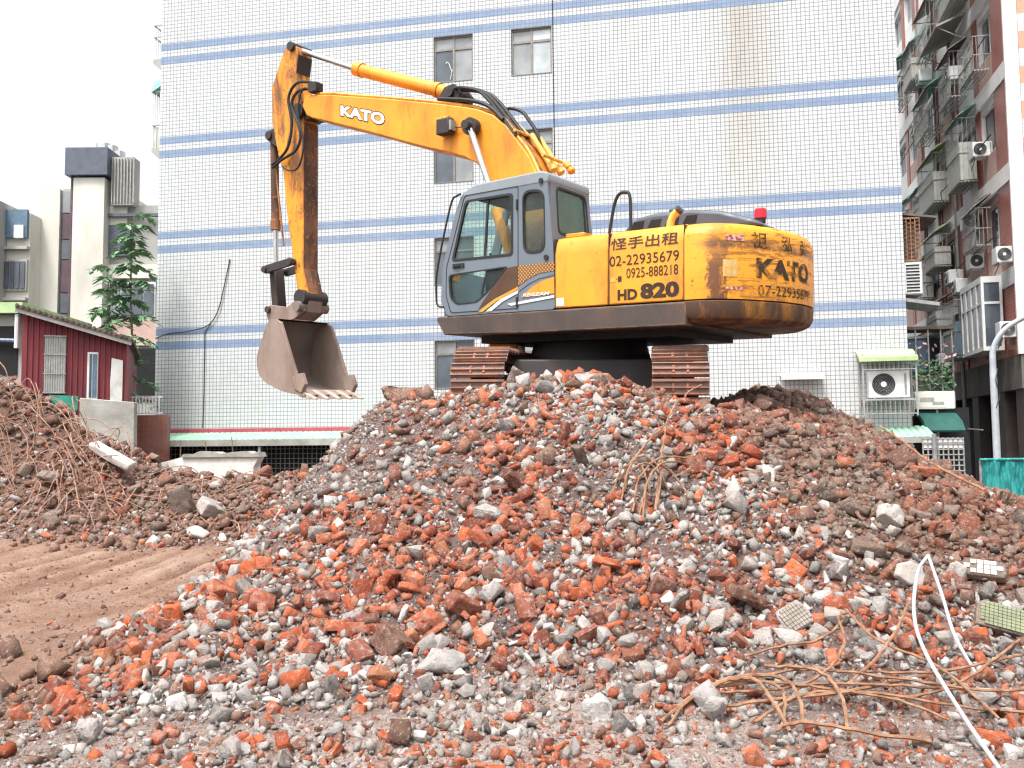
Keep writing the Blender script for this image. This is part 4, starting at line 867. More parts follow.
def roundpoly(pts, r, n=4):
    out = []; N = len(pts)
    for i in range(N):
        p0, p, p1 = Vector(pts[i-1]), Vector(pts[i]), Vector(pts[(i+1) % N]); a = (p0-p); b = (p1-p); rr = min(r, a.length*.45, b.length*.45); a = p+a.normalized()*rr; b = p+b.normalized()*rr
        for k in range(n+1): t = k/n; q = a*(1-t)**2+p*2*t*(1-t)+b*t*t; out.append((q.x, q.y))
    return out
def side_plate(name, polys, y, thick, mt, parent, bev=0, smooth=False):
    v, f = plate_mesh(polys, thick, bev); m = MB(); m.add([(a, y+c, b) for a, b, c in v], f); return m.build(name, M[mt], parent)
def text_verts(s, size=1.0, bold=0.0, sx=1.0, shear=0.0, spacing=1.0):
    cu = bpy.data.curves.new('txt', 'FONT'); cu.body = s; cu.size = size; cu.offset = bold; cu.shear = shear; cu.space_character = spacing; cu.fill_mode = 'FRONT'; cu.resolution_u = 3
    return curve_mesh(cu)
def lettering(parent, s, x0, x1, z0, z1, fn, mt, bold=0.0, shear=0.0, spacing=1.0, name='lettering', sub=False):
    """fit text into the box x0..x1 , z0..z1 of a text plane, then map each vertex with fn(a, b) -> local xyz"""
    v, f = text_verts(s, 1, bold, 1, shear, spacing)
    if not v: return None
    xs = [p[0] for p in v]; ys = [p[1] for p in v]; ax, bx, ay, by = min(xs), max(xs), min(ys), max(ys)
    V = [fn(x0+(p[0]-ax)/(bx-ax)*(x1-x0), z0+(p[1]-ay)/(by-ay)*(z1-z0)) for p in v]
    me = bpy.data.meshes.new(name); me.from_pydata(V, [], f); me.materials.append(M[mt]); return child(name, me, parent)

EX = root('crawler_excavator', 'orange yellow crawler excavator with blue grey cab standing on the rubble mound', 'excavator',
          mat=Matrix(((F_M.x, L_M.x, U_M.x, S_M.x), (F_M.y, L_M.y, U_M.y, S_M.y), (F_M.z, L_M.z, U_M.z, S_M.z), (0,0,0,1))))
# --- undercarriage
UA = math.atan2(TD.dot(L_M), TD.dot(F_M)); UM = Matrix.Rotation(UA, 4, 'Z')
def ub(): m = MB(); m.M = UM.copy(); return m
m = ub(); m.prism([(-1.0,.3),(1.0,.3),(1.2,.5),(1.15,.86),(-1.15,.86),(-1.2,.5)], -.84, .84)
for s in (-1, 1):
    for e in (-1, 1): m.beam((e*.5,s*.5,.55),(e*.95,s*1.0,.5),.34,.36)
m.build('carbody', M['iron'], EX, bevel=.02)
m = ub(); m.cyl((0,0,.85),(0,0,1.16),.8,.72,n=32); m.build('swing_ring', M['iron'], EX, smooth=True)
def track_shoe_mesh():
    m = MB(); m.box(-.088,.088,-.3,.3,0,.022)
    for x in (-.075,-.005,.062): m.prism([(x,.022),(x+.02,.022),(x+.016,.052),(x+.004,.052)], -.298, .298)
    m.box(-.04,.04,-.1,.1,-.06,.0)
    for s in (-1, 1): m.box(-.042,.042,s*.075-.012,s*.075+.012,.02,.04)
    return m.mesh('track_shoe', M['track'])
shoe = track_shoe_mesh()
RAD, HALF = .43, 1.62; per = 4*HALF+2*math.pi*RAD; NS = 48
for s in (-1, 1):
    tr = child('track', None, EX); tr.matrix_local = UM @ Matrix.Translation((0, s*1.1, 0)); tr.empty_display_size = .1
    m = MB(); m.prism([(-1.55,.25),(1.55,.25),(1.6,.5),(1.45,.68),(-1.45,.68),(-1.6,.5)], -.17, .17); m.build('track_frame', M['iron'], tr, bevel=.02)
    for x, nm in ((HALF, 'idler'), (-HALF, 'sprocket')):
        m = MB(); m.cyl((x,-.1,.47),(x,.1,.47),.36,n=28); m.cyl((x,-.2,.47),(x,.2,.47),.13,n=16); m.cyl((x,-.06,.47),(x,.06,.47),.385,n=28); m.build(nm, M['iron'], tr, smooth=True)
    for i in range(7): x = -1.25+i*.42; m = MB(); m.cyl((x,-.14,.16),(x,.14,.16),.09,n=14); m.build('roller', M['iron'], tr, smooth=True)
    for x in (-.6,.6): m = MB(); m.cyl((x,-.1,.8),(x,.1,.8),.07,n=14); m.build('carrier_roller', M['iron'], tr, smooth=True)
    for i in range(NS):
        d = per*(i+.35)/NS
        if d < 2*HALF: p = (-HALF+d, .5+RAD); a = 0
        elif d < 2*HALF+math.pi*RAD: t = (d-2*HALF)/RAD; p = (HALF+RAD*math.sin(t), .5+RAD*math.cos(t)); a = t
        elif d < 4*HALF+math.pi*RAD: q = d-2*HALF-math.pi*RAD; p = (HALF-q, .5-RAD); a = math.pi
        else: t = (d-4*HALF-math.pi*RAD)/RAD; p = (-HALF-RAD*math.sin(t), .5-RAD*math.cos(t)); a = math.pi+t
        jr = random.Random(i*2+s); q = ((p[0]+jr.uniform(-.004,.004), jr.uniform(-.012,.012), p[1]+jr.uniform(-.004,.004)), (jr.uniform(-.012,.012), a+jr.uniform(-.03,.03), jr.uniform(-.012,.012))); child('track_shoe', shoe, tr, *q)
# --- upper structure
m = MB(); m.M = UM.copy(); m.box(-.5,.35,-1.28,-.92,.99,1.1); m.build('travel_guard', M['yel'], EX, bevel=.02)
HWD = 1.358
m = MB(); m.prism([(1.47,1.42),(1.47,1.38),(1.35,1.20),(.04,1.17),(-1.96,1.175),(-1.96,1.43),(1.45,1.43)], -HWD, HWD); m.build('platform_skirt', M['skirt'], EX, bevel=.015)
m = MB(); m.box(-1.6,1.1,-.9,.9,1.1,1.2); m.build('belly_plate', M['iron'], EX)
prof = [(HWD,1.445),(HWD,2.06),(HWD-.03,2.2),(HWD-.07,2.255),(HWD-.13,2.272),(HWD-.35,2.272),(HWD-.35,1.445)]
def panel(name, x0, x1, p, mt='yel'):
    m = MB(); m.prism(p, x0, x1, 'yzx'); return m.build(name, M[mt], EX, bevel=.012, ang=50)
panel('side_panel', -1.016, -.318, prof); door = panel('engine_door', -1.928, -1.032, prof)
m = MB(); m.prism([(-1.33,1.44),(1.0,1.44),(1.0,2.25),(-1.2,2.25),(-1.33,2.15)], -1.93, -.35, 'yzx'); m.build('engine_housing', M['yel'], EX, bevel=.02)
m = MB(); m.box(-.33,.6,-1.34,-.75,1.43,2.1); m.build('tank_box', M['yel'], EX, bevel=.03)
m = MB(); m.box(.62,1.35,-1.33,-.8,1.43,1.75); m.build('tool_box', M['yel'], EX, bevel=.03)
# black door seams
for x in (-1.024, -1.9345, -.311): m = MB(); m.box(x-.006, x+.006, HWD-.3, HWD-.012, 1.45, 2.25); m.build('door_seam', M['rubber'], EX)
sd = lambda a, b: (-a, HWD+.004, b)
lettering(door, '怪手出租', 1.05, 1.87, 2.05, 2.185, lambda a, b: (-a, HWD+.005-max(0,(b-2.06))*.2, b), 'ink', .012)
lettering(door, '02-22935679', 1.04, 1.88, 1.87, 1.985, sd, 'ink', .004)
lettering(door, '0925-888218', 1.25, 1.87, 1.725, 1.835, sd, 'ink', .004)
lettering(door, 'HD', 1.14, 1.385, 1.485, 1.605, sd, 'ink', .045); lettering(door, '820', 1.42, 1.88, 1.485, 1.655, sd, 'ink', .05)
m = MB(); m.box(-1.19,-1.145,HWD+.001,HWD+.004,1.695,1.755); m.box(-1.135,-1.125,HWD+.001,HWD+.004,1.72,1.73); m.build('sticker', M['ink'], door)
m = MB(); m.box(-1.115,-1.05,HWD+.0005,HWD+.003,1.695,1.75); m.build('sticker', M['yel_light'], door)
m = MB(); m.box(-.44,-.34,HWD-.002,HWD+.003,1.47,1.56); m.build('sticker', M['decal_white'], EX)
# counterweight: plan outline lofted with tucked-in top and bottom
half = [(-1.94,HWD),(-2.02,HWD),(-2.13,HWD-.015),(-2.24,HWD-.06),(-2.34,HWD-.14),(-2.44,HWD-.25),(-2.56,.92),(-2.67,.7),(-2.77,.42),(-2.82,.15)]
plan = half+[(-2.82,-.15)]+[(x,-y) for x, y in half[::-1][1:]]
def inset(pl, d):
    out = []; c = Vector((-1.94, 0))
    for x, y in pl:
        if x > -1.95: out.append((x, math.copysign(abs(y)-d, y)))
        else: v = Vector((x, y))-c; out.append(tuple(c+v*(1-d/v.length)))
    return out
def loft(levels, name, mt):
    m = MB(); n = len(plan); vs = []; fs = []
    for w, d in levels: vs += [(x, y, w) for x, y in inset(plan, d)]
    for k in range(len(levels)-1):
        for i in range(n-1): fs.append((k*n+i, k*n+i+1, (k+1)*n+i+1, (k+1)*n+i))
        fs.append((k*n+n-1, k*n, (k+1)*n, (k+1)*n+n-1))
    fs += [tuple(range(n-1,-1,-1)), tuple(range((len(levels)-1)*n, len(levels)*n))]
    m.add(vs, fs); o = m.build(name, M[mt], EX); auto_smooth(o, 32); return o
def mk_cw():
    """yellow paint scraped to dark metal in long horizontal gouges and a rubbed corner"""
    t = NT('scraped_counterweight'); co = t.coord('Object'); x, y, z = t.sep(co)
    gh = t.noise(t.coord('Object', (.8,.8,7)), 2.4, 8, .72, .3); gv = t.noise(t.coord('Object', (3,3,1.6)), 3.2, 10, .78, .9); n3 = t.noise(co, 20, 6, .7); n1 = t.noise(co, 2, 5)
    col = t.ramp(n1, [(.3,(.72,.29,.014)),(.65,YEL)])
    wob = t.math('MULTIPLY', t.math('SUBTRACT', gv, .5), .9)
    cx = t.math('ABSOLUTE', t.math('ADD', t.math('ADD', x, t.math('MULTIPLY', wob, .55)), 2.26)); corner = t.math('MULTIPLY', t.rng(cx, .06, .1, 1, 0), t.rng(z, 2.1, 1.8, .35, 1))
    corner = t.math('MULTIPLY', corner, t.rng(y, 0, .6, 0, 1))
    sc = t.math('MULTIPLY', t.rng(gh, .53, .57), t.rng(x, -2.1, -2.3, .12, 1))
    line = t.math('MULTIPLY', t.rng(t.math('ABSOLUTE', t.math('SUBTRACT', t.math('ADD', z, t.math('MULTIPLY', wob, .12)), 2.02)), .015, .06, 1, 0), t.rng(x, -2.05, -2.2, 0, 1)); line = t.math('MULTIPLY', line, t.rng(gv, .35, .55, .2, 1))
    low = t.math('MULTIPLY', t.rng(z, 1.75, 1.46, 0, .6), t.rng(gv, .48, .56, 0, 1)); low = t.math('MULTIPLY', low, t.rng(x, -2.1, -2.3, 0, 1))
    col = t.mix(t.math('MULTIPLY', sc, .8), col, (.22,.085,.018)); col = t.mix(t.math('MULTIPLY', low, .95), col, (.30,.14,.025))
    col = t.mix(t.math('MULTIPLY', corner, .92), col, (.10,.04,.022)); col = t.mix(t.math('MULTIPLY', line, .9), col, (.10,.045,.025))
    col = t.mix(t.math('MULTIPLY', t.rng(n3, .6, .64), .8), col, (.13,.055,.03))
    t.bump(gh, .1, .01); return t.out(col, t.rng(sc, 0, 1, .42, .75), 0, .45)
M['cw'] = mk_cw()
cw = loft([(1.448,.0),(2.12,.0),(2.19,.02),(2.235,.06),(2.26,.12),(2.268,.2)], 'counterweight', 'cw')
cwb = loft([(1.21,.16),(1.22,.09),(1.25,.035),(1.30,.008),(1.425,.0),(1.436,.012)], 'counterweight_base', 'cwbase')
def onrear(a, b):
    """a = distance to the right seen from behind, b = height -> point on the counterweight skin"""
    v = -a; P = [p for p in plan if p[0] < -1.95]
    for (x0, y0), (x1, y1) in zip(P, P[1:]):
        if y1 <= v <= y0: t = (y0-v)/(y0-y1); x = x0+(x1-x0)*t; n = Vector((-(y0-y1), x1-x0)).normalized(); return (x-.006, v, b)
    return (-2.745, v, b)
lettering(cw, 'KATO', -.92, .02, 1.68, 1.90, onrear, 'ink_faded', .05)
lettering(cw, '07-22935679', -.90, .04, 1.50, 1.61, onrear, 'ink_faded', .004)
lettering(cw, '祖', -.98, -.78, 2.0, 2.17, onrear, 'ink_faded', .006); lettering(cw, '泓', -.58, -.40, 2.0, 2.16, onrear, 'ink_faded', .006); lettering(cw, '弘', -.22, -.06, 1.99, 2.15, onrear, 'ink_faded', .006)
def rear_patch(a0, a1, b0, b1, mt, off=.004):
    n = 5; m = MB()
    for i in range(n):
        p = [onrear(a0+(a1-a0)*(i+k)/n, b) for k, b in ((0,b0),(1,b0),(1,b1),(0,b1))]; m.add([(q[0]-off+.004, q[1], q[2]) for q in p], [(0,1,2,3)])
    m.build('sticker', M[mt], cw)
M['sticker_red'] = plain('worn_red_white_sticker', (.6,.42,.36), (.35,.06,.05), 30, .6, lo=.42, hi=.55)
M['sticker_old'] = plain('worn_pale_sticker', (.62,.45,.18), (.55,.28,.06), 20, .7)
rear_patch(-1.22,-1.05,2.06,2.12,'sticker_red'); rear_patch(-1.24,-1.12,1.68,1.86,'sticker_old'); rear_patch(-1.22,-1.06,1.545,1.575,'sticker_red')
# bonnet, exhaust, beacon, rail
m = MB(); m.prism([(-.9,2.27),(-.93,2.41),(-1.08,2.51),(-1.3,2.54),(-1.75,2.535),(-2.1,2.48),(-2.45,2.36),(-2.58,2.27)], -.95, .78); hood = m.build('bonnet', M['hood'], EX, bevel=.05, seg=3)
for i in range(4):
    x = -1.0-i*.22; m = MB(); m.add([(x,.781,2.36),(x-.17,.781,2.36),(x-.19,.781,2.5),(x-.06,.781,2.5)],[(0,1,2,3)]); mm = MB(); mm.add([(x,.785,2.37),(x-.16,.785,2.37),(x-.18,.785,2.46),(x-.05,.785,2.46),(x,.77,2.37),(x-.16,.77,2.37),(x-.18,.77,2.46),(x-.05,.77,2.46)],[(0,1,2,3),(7,6,5,4),(0,4,5,1),(1,5,6,2),(2,6,7,3),(3,7,4,0)]); mm.build('vent_slot', M['dark'], hood)
m = MB(); m.box(-1.45,-1.3,.1,.4,2.56,2.66); m.build('air_cap', M['hood'], hood, bevel=.03)
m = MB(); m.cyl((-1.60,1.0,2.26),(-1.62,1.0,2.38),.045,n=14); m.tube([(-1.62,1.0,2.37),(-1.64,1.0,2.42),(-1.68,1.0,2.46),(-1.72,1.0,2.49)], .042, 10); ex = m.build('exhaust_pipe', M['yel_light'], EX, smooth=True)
m = MB(); m.cyl((-1.70,1.0,2.475),(-1.735,1.0,2.50),.05,n=12); m.build('exhaust_tip', M['iron'], ex)
m = MB(); m.cyl((-2.32,.1,2.42),(-2.32,.1,2.47),.06,n=14); bs = m.build('beacon_base', M['iron'], EX)
m = MB(); m.cyl((-2.32,.1,2.47),(-2.32,.1,2.57),.072,.068,n=16); m.cyl((-2.32,.1,2.57),(-2.32,.1,2.585),.068,.055,n=16); m.build('beacon_lens', M['beacon'], bs, smooth=True)
m = MB(); m.tube(bez([(-.83,1.0,2.26),(-.9,1.0,2.62),(-.96,1.0,2.75),(-1.05,1.0,2.77),(-1.11,1.0,2.7),(-1.12,1.0,2.27)], 5), .02, 8); m.build('grab_rail', M['rubber'], EX, smooth=True)
m = MB(); m.box(-.62,-.36,.95,1.2,2.272,2.33); m.build('deck_cap', M['yel'], EX, bevel=.015)
# --- cab
CY1, CY0 = HWD, .40
cab = child('cab', None, EX); cab.empty_display_size = .1
outl = roundpoly([(-.32,1.435),(1.30,1.435),(1.39,1.6),(1.38,2.05),(1.15,2.78),(1.05,2.96),(.87,3.04),(-.1,3.07),(-.2,3.05),(-.29,2.2)], .05, 3)
wu = roundpoly([(1.0,2.855),(.29,2.86),(.29,2.125),(1.21,2.13)], .06); wlow = roundpoly([(1.265,1.95),(.36,1.985),(.62,1.73),(.82,1.585),(1.14,1.575),(1.24,1.66)], .06); wr = roundpoly([(.14,2.87),(-.165,2.85),(-.18,2.12),(.125,2.13)], .12)
side_plate('side_frame', [outl, wu, wlow, wr], CY1-.025, .05, 'cabgrey', cab); side_plate('side_frame', [outl, wu, wr], CY0+.02, .04, 'cabgrey', cab)
grow = lambda p, k: [(lambda c: (c[0]+(q[0]-c[0])*k, c[1]+(q[1]-c[1])*k))((sum(a for a, _ in p)/len(p), sum(b for _, b in p)/len(p))) for q in p]
for p in (wu, wlow, wr):
    side_plate('window_rubber', [grow(p, 1.035), grow(p, .955)], CY1+.0, .012, 'rubber', cab); side_plate('window_pane', [grow(p, 1.01)], CY1-.03, .006, 'cabglass', cab)
for p in (wu, wr): side_plate('window_pane', [grow(p, 1.01)], CY0+.02, .006, 'cabglass', cab)
side_plate('sliding_window_bar', [[(.70,2.13),(.73,2.13),(.68,2.86),(.65,2.86)]], CY1-.02, .02, 'rubber', cab)
# rear wall with window
def rq(v, w): return (-.32+(w-1.435)*.075+.0, v, w)
v_, f_ = plate_mesh([roundpoly([(CY0,1.44),(CY1-.03,1.44),(CY1-.05,3.02),(CY0+.02,3.02)], .03), roundpoly([(.5,2.36),(1.2,2.36),(1.18,2.9),(.52,2.9)], .08)], .04); m = MB(); m.add([(rq(a,b)[0]+c, a, b) for a, b, c in v_], f_); m.build('rear_frame', M['cabgrey'], cab)
v_, f_ = plate_mesh([roundpoly([(.49,2.35),(1.21,2.35),(1.19,2.91),(.51,2.91)], .08)], .006); m = MB(); m.add([(rq(a,b)[0]+c, a, b) for a, b, c in v_], f_); m.build('window_pane', M['cabglass'], cab)
v_, f_ = plate_mesh([roundpoly([(.48,2.34),(1.22,2.34),(1.2,2.92),(.5,2.92)], .09), roundpoly([(.505,2.365),(1.195,2.365),(1.175,2.895),(.525,2.895)], .08)], .01); m = MB(); m.add([(rq(a,b)[0]+c-.022, a, b) for a, b, c in v_], f_); m.build('window_rubber', M['rubber'], cab)
# front, roof, floor
m = MB(); m.quad((1.375,CY0+.05,2.05),(1.375,CY1-.05,2.05),(1.06,CY1-.05,2.93),(1.06,CY0+.05,2.93)); m.quad((1.385,CY0+.05,1.6),(1.385,CY1-.05,1.6),(1.375,CY1-.05,2.03),(1.375,CY0+.05,2.03)); m.build('windscreen', M['cabglass'], cab)
m = MB(); m.prism(roundpoly([(1.03,2.975),(.87,3.05),(-.1,3.08),(-.22,3.055),(-.235,2.93),(1.05,2.91)], .03, 2), CY0-.005, CY1+.004); m.build('roof', M['roofgrey'], cab, bevel=.035, seg=3)
m = MB(); m.box(-.2,-.19,.50,1.2,2.36,2.9); m.build('rear_sunshade', M['shade'], cab)
m = MB(); m.box(-.3,1.32,CY0+.02,CY1-.05,1.44,1.5); m.build('floor', M['iron'], cab)
m = MB(); m.box(1.28,1.37,CY0+.02,CY1-.03,1.44,1.62); m.build('front_sill', M['cabgrey'], cab)
m = MB(); m.box(-.12,.38,.62,1.12,1.5,1.95); m.prism([(-.02,1.95),(.14,1.95),(.0,2.55),(-.14,2.55)], .64, 1.1); m.prism([(-.12,2.55),(.0,2.55),(-.04,2.74),(-.14,2.74)], .74, 1.0); m.build('seat', M['seat'], cab, bevel=.05)
for y in (.52,1.22): m = MB(); m.box(.1,.75,y-.07,y+.07,1.5,2.02); m.tube([(.68,y,2.02),(.72,y,2.2)], .018, 6); m.build('control_console', M['seat'], cab, bevel=.02)
m = MB(); m.tube([(1.0,.8,1.5),(1.05,.8,1.75),(.98,.8,2.0)], .015, 6); m.tube([(1.0,.95,1.5),(1.05,.95,1.75),(.98,.95,2.0)], .015, 6); m.box(.95,1.15,.7,1.05,1.5,1.53); m.build('pedals', M['seat'], cab)
m = MB(); m.tube(bez([(1.06,CY1+.02,2.95),(1.12,CY1+.03,2.93),(1.22,CY1+.03,2.82),(1.43,CY1+.03,2.05),(1.45,CY1+.03,1.68),(1.42,CY1+.03,1.57),(1.34,CY1+.02,1.55)], 5), .014, 7); m.build('handrail', M['rubber'], cab, smooth=True)
side_plate('door_seam', [roundpoly([(1.24,1.47),(1.32,1.7),(1.31,2.05),(1.02,2.93),(.2,2.945),(.2,1.47)], .04), roundpoly([(1.232,1.478),(1.312,1.7),(1.302,2.05),(1.013,2.922),(.208,2.937),(.208,1.478)], .04)], CY1+.002, .006, 'rubber', cab)
m = MB(); m.box(1.02,1.2,CY1,CY1+.015,2.03,2.085); m.box(1.08,1.18,CY1+.015,CY1+.03,2.045,2.06); m.build('door_handle', M['rubber'], cab)
for x, z in ((.215,2.72),(.215,1.55)): m = MB(); m.cyl((x,CY1+.012,z-.06),(x,CY1+.012,z+.06),.014,n=8); m.build('hinge', M['rubber'], cab)
m = MB(); m.cyl((-.13,CY1,2.96),(-.13,CY1+.02,2.96),.03,n=12); m.build('cab_bolt', M['rubber'], cab)
m = MB(); m.cyl((-.2,CY1,2.05),(-.2,CY1+.02,2.05),.03,n=12); m.build('cab_bolt', M['rubber'], cab)
dk = lambda nm, pts, mt, off=.003: side_plate(nm, [pts], CY1+off, .003, mt, cab)
dk('decal', [(.2,1.985),(-.31,1.985),(-.31,1.885),(-.1,1.87),(.05,1.82),(.2,1.74)], 'decal_check')
dk('decal', [(.36,1.97),(.2,1.985),(.2,1.74),(.55,1.62),(.8,1.49),(.72,1.60)], 'decal_brown')
dk('decal', [(.2,1.72),(.05,1.80),(-.1,1.85),(-.31,1.87),(-.31,1.835),(-.1,1.81),(.05,1.755),(.2,1.67)], 'cabgrey', .005)
dk('decal', [(-.31,1.81),(-.31,1.62),(.16,1.60),(.0,1.72),(-.15,1.78)], 'yel', .004)
dk('decal', [(.2,1.70),(.5,1.59),(.73,1.46),(.80,1.46),(.56,1.60),(.2,1.735)], 'yel', .006)
dk('decal', [(.2,1.655),(.42,1.57),(.60,1.46),(.68,1.46),(.46,1.60),(.2,1.69)], 'decal_white', .007)
dk('decal', [(.36,1.535),(-.31,1.60),(-.31,1.57),(.3,1.51)], 'decal_white', .007)
lettering(cab, 'REGZAM', -.13, .25, 1.605, 1.645, lambda a, b: (-a, CY1+.012, b), 'decal_white', .02, .2)
# --- boom
BW = .26
btop = [(5.15,5.29),(4.57,5.18),(3.99,5.04),(3.25,4.86),(2.4,4.64),(1.9,4.50),(1.68,4.43),(1.38,4.29),(1.17,4.11),(1.01,3.91),(.81,3.66),(.62,3.30),(.42,2.75),(.24,2.15)]
bbot = [(5.22,5.12),(5.12,4.95),(4.98,4.88),(4.83,4.83),(3.88,4.5),(2.74,4.08),(2.32,3.94),(1.92,3.8),(1.68,3.67),(1.5,3.48),(1.3,3.15),(.98,2.6),(.6,1.95),(.42,1.9),(.27,1.98)]
m = MB(); m.prism(btop+bbot[::-1], -BW, BW); boom = m.build('boom', M['yel'], EX, bevel=.018)
m = MB(); m.cyl((.42,-.45,2.05),(.42,.45,2.05),.13,n=20); m.build('foot_pin', M['iron'], boom)
m = MB(); m.prism([(5.0,5.24),(5.5,5.24),(5.55,5.1),(5.5,4.95),(5.0,4.93)], -.15, .15); m.build('nose', M['iron'], boom)
lettering(boom, 'KATO', 0, 1, 0, 1, lambda a, b: (4.335-.935*a-.0*b, BW+.006, 4.805-.315*a+b*(.165+.02*a)), 'ink_white', .05)
lettering(boom, 'KATO', -.02, 1.015, -.08, 1.08, lambda a, b: (4.335-.935*a-.0*b, BW+.004, 4.805-.315*a+b*(.165+.02*a)), 'ink', .085)
for y in (-.4, .4):
    m = MB(); m.cyl((1.68,y-.13,4.15),(1.68,y+.12,4.15),.062,n=18); m.cyl((1.68,y-.1,4.15),(1.68,y+.02,4.15),.12,n=22); m.build('boom_pin_cap', M['iron'], boom)
    m = MB(); m.cyl((1.68,y,4.15),(1.17,y,2.85),.045,n=14); m.build('boom_cylinder_rod', M['chrome'], EX, smooth=True)
    m = MB(); m.cyl((1.22,y,2.95),(.85,y,2.0),.085,n=16); m.build('boom_cylinder_barrel', M['yel'], EX, smooth=True)
m = MB(); m.box(2.04,2.27,BW+.02,BW+.16,4.12,4.34); lb_ = m.build('work_lamp', M['iron'], boom, bevel=.015)
m = MB(); m.box(2.0,2.04,BW+.03,BW+.15,4.16,4.3); m.build('lamp_glass', M['pane_grey'], lb_)
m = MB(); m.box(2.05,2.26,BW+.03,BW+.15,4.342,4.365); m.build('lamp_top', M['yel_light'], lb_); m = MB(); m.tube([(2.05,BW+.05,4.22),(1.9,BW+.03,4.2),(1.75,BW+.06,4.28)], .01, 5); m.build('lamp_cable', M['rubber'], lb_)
# stick cylinder above the boom
m = MB(); m.cyl((5.58,0,6.19),(4.15,0,5.55),.047,n=14); m.build('arm_cylinder_rod', M['chrome'], EX, smooth=True)
m = MB(); m.cyl((4.22,0,5.58),(2.24,0,4.80),.098,n=18); m.cyl((4.26,0,5.6),(4.12,0,5.545),.112,n=18); m.cyl((2.62,0,4.95),(2.54,0,4.92),.112,n=18); m.build('arm_cylinder_barrel', M['yel'], EX, smooth=True)
m = MB()
for y in (-.14,.14): m.prism([(2.1,4.5),(2.55,4.62),(2.32,4.88),(2.15,4.9),(2.04,4.76)], y-.03, y+.03)
m.cyl((2.2,-.22,4.78),(2.2,.22,4.78),.07,n=14); m.build('cylinder_bracket', M['iron'], boom)
# pipes and hoses along the boom
for y, dz in ((.2,.03),(.12,.035),(-.12,.035),(-.2,.03)):
    pp = [(x, y, z+dz) for x, z in [(4.95,5.25),(4.5,5.17),(3.99,5.04),(3.25,4.86),(2.4,4.64),(1.9,4.5),(1.68,4.43),(1.38,4.29),(1.17,4.11),(1.01,3.91),(.81,3.66),(.6,3.25)]]
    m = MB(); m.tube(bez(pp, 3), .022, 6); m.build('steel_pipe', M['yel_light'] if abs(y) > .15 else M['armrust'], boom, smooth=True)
for k, (y, dz) in enumerate(((.22,0),(.1,.02),(-.05,.03))):
    m = MB(); m.tube(bez([(2.2,y*.5,4.84+dz),(2.0,y,4.80+dz),(1.69,y,4.70+dz),(1.5,y,4.54+dz),(1.34,y,4.35+dz),(1.12,y,4.07+dz),(1.02,y,3.95+dz)], 5), .026, 7); m.build('boom_hose', M['rubber'], boom, smooth=True)
m = MB(); m.tube(bez([(1.5,-.18,4.42),(1.42,-.18,4.5),(1.21,-.18,4.42),(1.08,-.18,4.27),(.95,-.18,4.08),(.85,-.18,3.85)], 5), .026, 7); m.build('boom_hose', M['rubber'], boom, smooth=True)
m = MB(); m.tube(bez([(2.4,.2,4.72),(1.9,.24,4.60),(1.6,.25,4.5),(1.4,.25,4.38),(1.22,.25,4.2)], 5), .03, 7); m.build('boom_hose', M['rubber'], boom, smooth=True)
for y, z0 in ((.0,3.6),(-.2,3.55)):
    m = MB(); m.cyl((.92,y,4.0),(.6,y,3.52),.038,n=12); m.cyl((.62,y,3.55),(.56,y,3.46),.055,n=12); m.build('swivel_pipe', M['yel_light'], boom, smooth=True)
m = MB(); m.cyl((.58,-.25,3.62),(.58,.24,3.62),.025,n=8); m.cyl((1.02,-.26,4.02),(1.02,.26,4.02),.022,n=8); m.build('pipe_clamp', M['yel_light'], boom)
m = MB(); m.cyl((.42,-.2,3.50),(.52,-.2,3.60),.045,n=12); m.cyl((.38,-.2,3.44),(.43,-.2,3.51),.055,n=12); m.build('valve_block', M['yel'], boom, bevel=.03)
# --- arm
AW_ = .155
arm_o = [(5.47,6.16),(5.55,6.26),(5.66,6.27),(5.80,6.16),(6.09,5.60),(6.06,4.99),(5.92,4.46),(5.79,4.14),(5.73,3.67),(5.66,3.23),(5.52,2.56),(5.44,2.15),(5.36,1.98),(5.2,1.95),(5.17,2.1),(5.30,2.5),(5.30,3.62),(5.29,4.98),(5.40,5.36),(5.49,5.75),(5.44,6.05)]
M['arm'] = mk_paint('arm_paint', YEL, YELD, (.10,.05,.03), .9, (.12,.055,.03), .46, .6, .6)
m = MB(); m.prism(arm_o, -AW_, AW_); arm = m.build('arm', M['arm'], EX, bevel=.014)
m = MB()
for (a, b), (c, d) in zip([(5.295,4.9),(5.298,3.62),(5.295,2.5),(5.18,2.12)], [(5.298,3.62),(5.295,2.5),(5.18,2.12),(5.17,1.98)]): m.quad((a-.006,-AW_+.004,b),(a-.006,AW_-.004,b),(c-.006,AW_-.004,d),(c-.006,-AW_+.004,d))
m.build('worn_back_face', M['armrust'], arm)
m = MB(); m.quad((5.434,-.15,6.04),(5.434,.15,6.04),(5.484,.15,5.75),(5.484,-.15,5.75)); m.build('dark_top_face', M['iron'], arm)  # black strip over the rear face of the arm top
for z0, z1 in ((2.55,2.95),(3.05,3.15)):
    m = MB(); m.box(5.4,5.62,AW_,AW_+.005,z0,z1); 
m = MB(); m.cyl((5.57,-.22,6.19),(5.57,.22,6.19),.075,n=16); m.build('pin', M['iron'], arm)
m = MB(); m.cyl((5.36,-.24,5.08),(5.36,.24,5.08),.12,n=20); m.build('pin', M['iron'], arm)
m = MB(); m.cyl((6.2,-.14,4.84),(6.2,.14,4.84),.07,n=14); m.prism([(6.0,4.95),(6.25,4.92),(6.28,4.78),(5.98,4.6)], -.1, .1); m.build('cylinder_lug', M['iron'], arm)
m = MB(); m.cyl((5.28,-.26,2.02),(5.28,.26,2.02),.13,n=20); m.build('end_boss', M['iron'], arm, smooth=True)
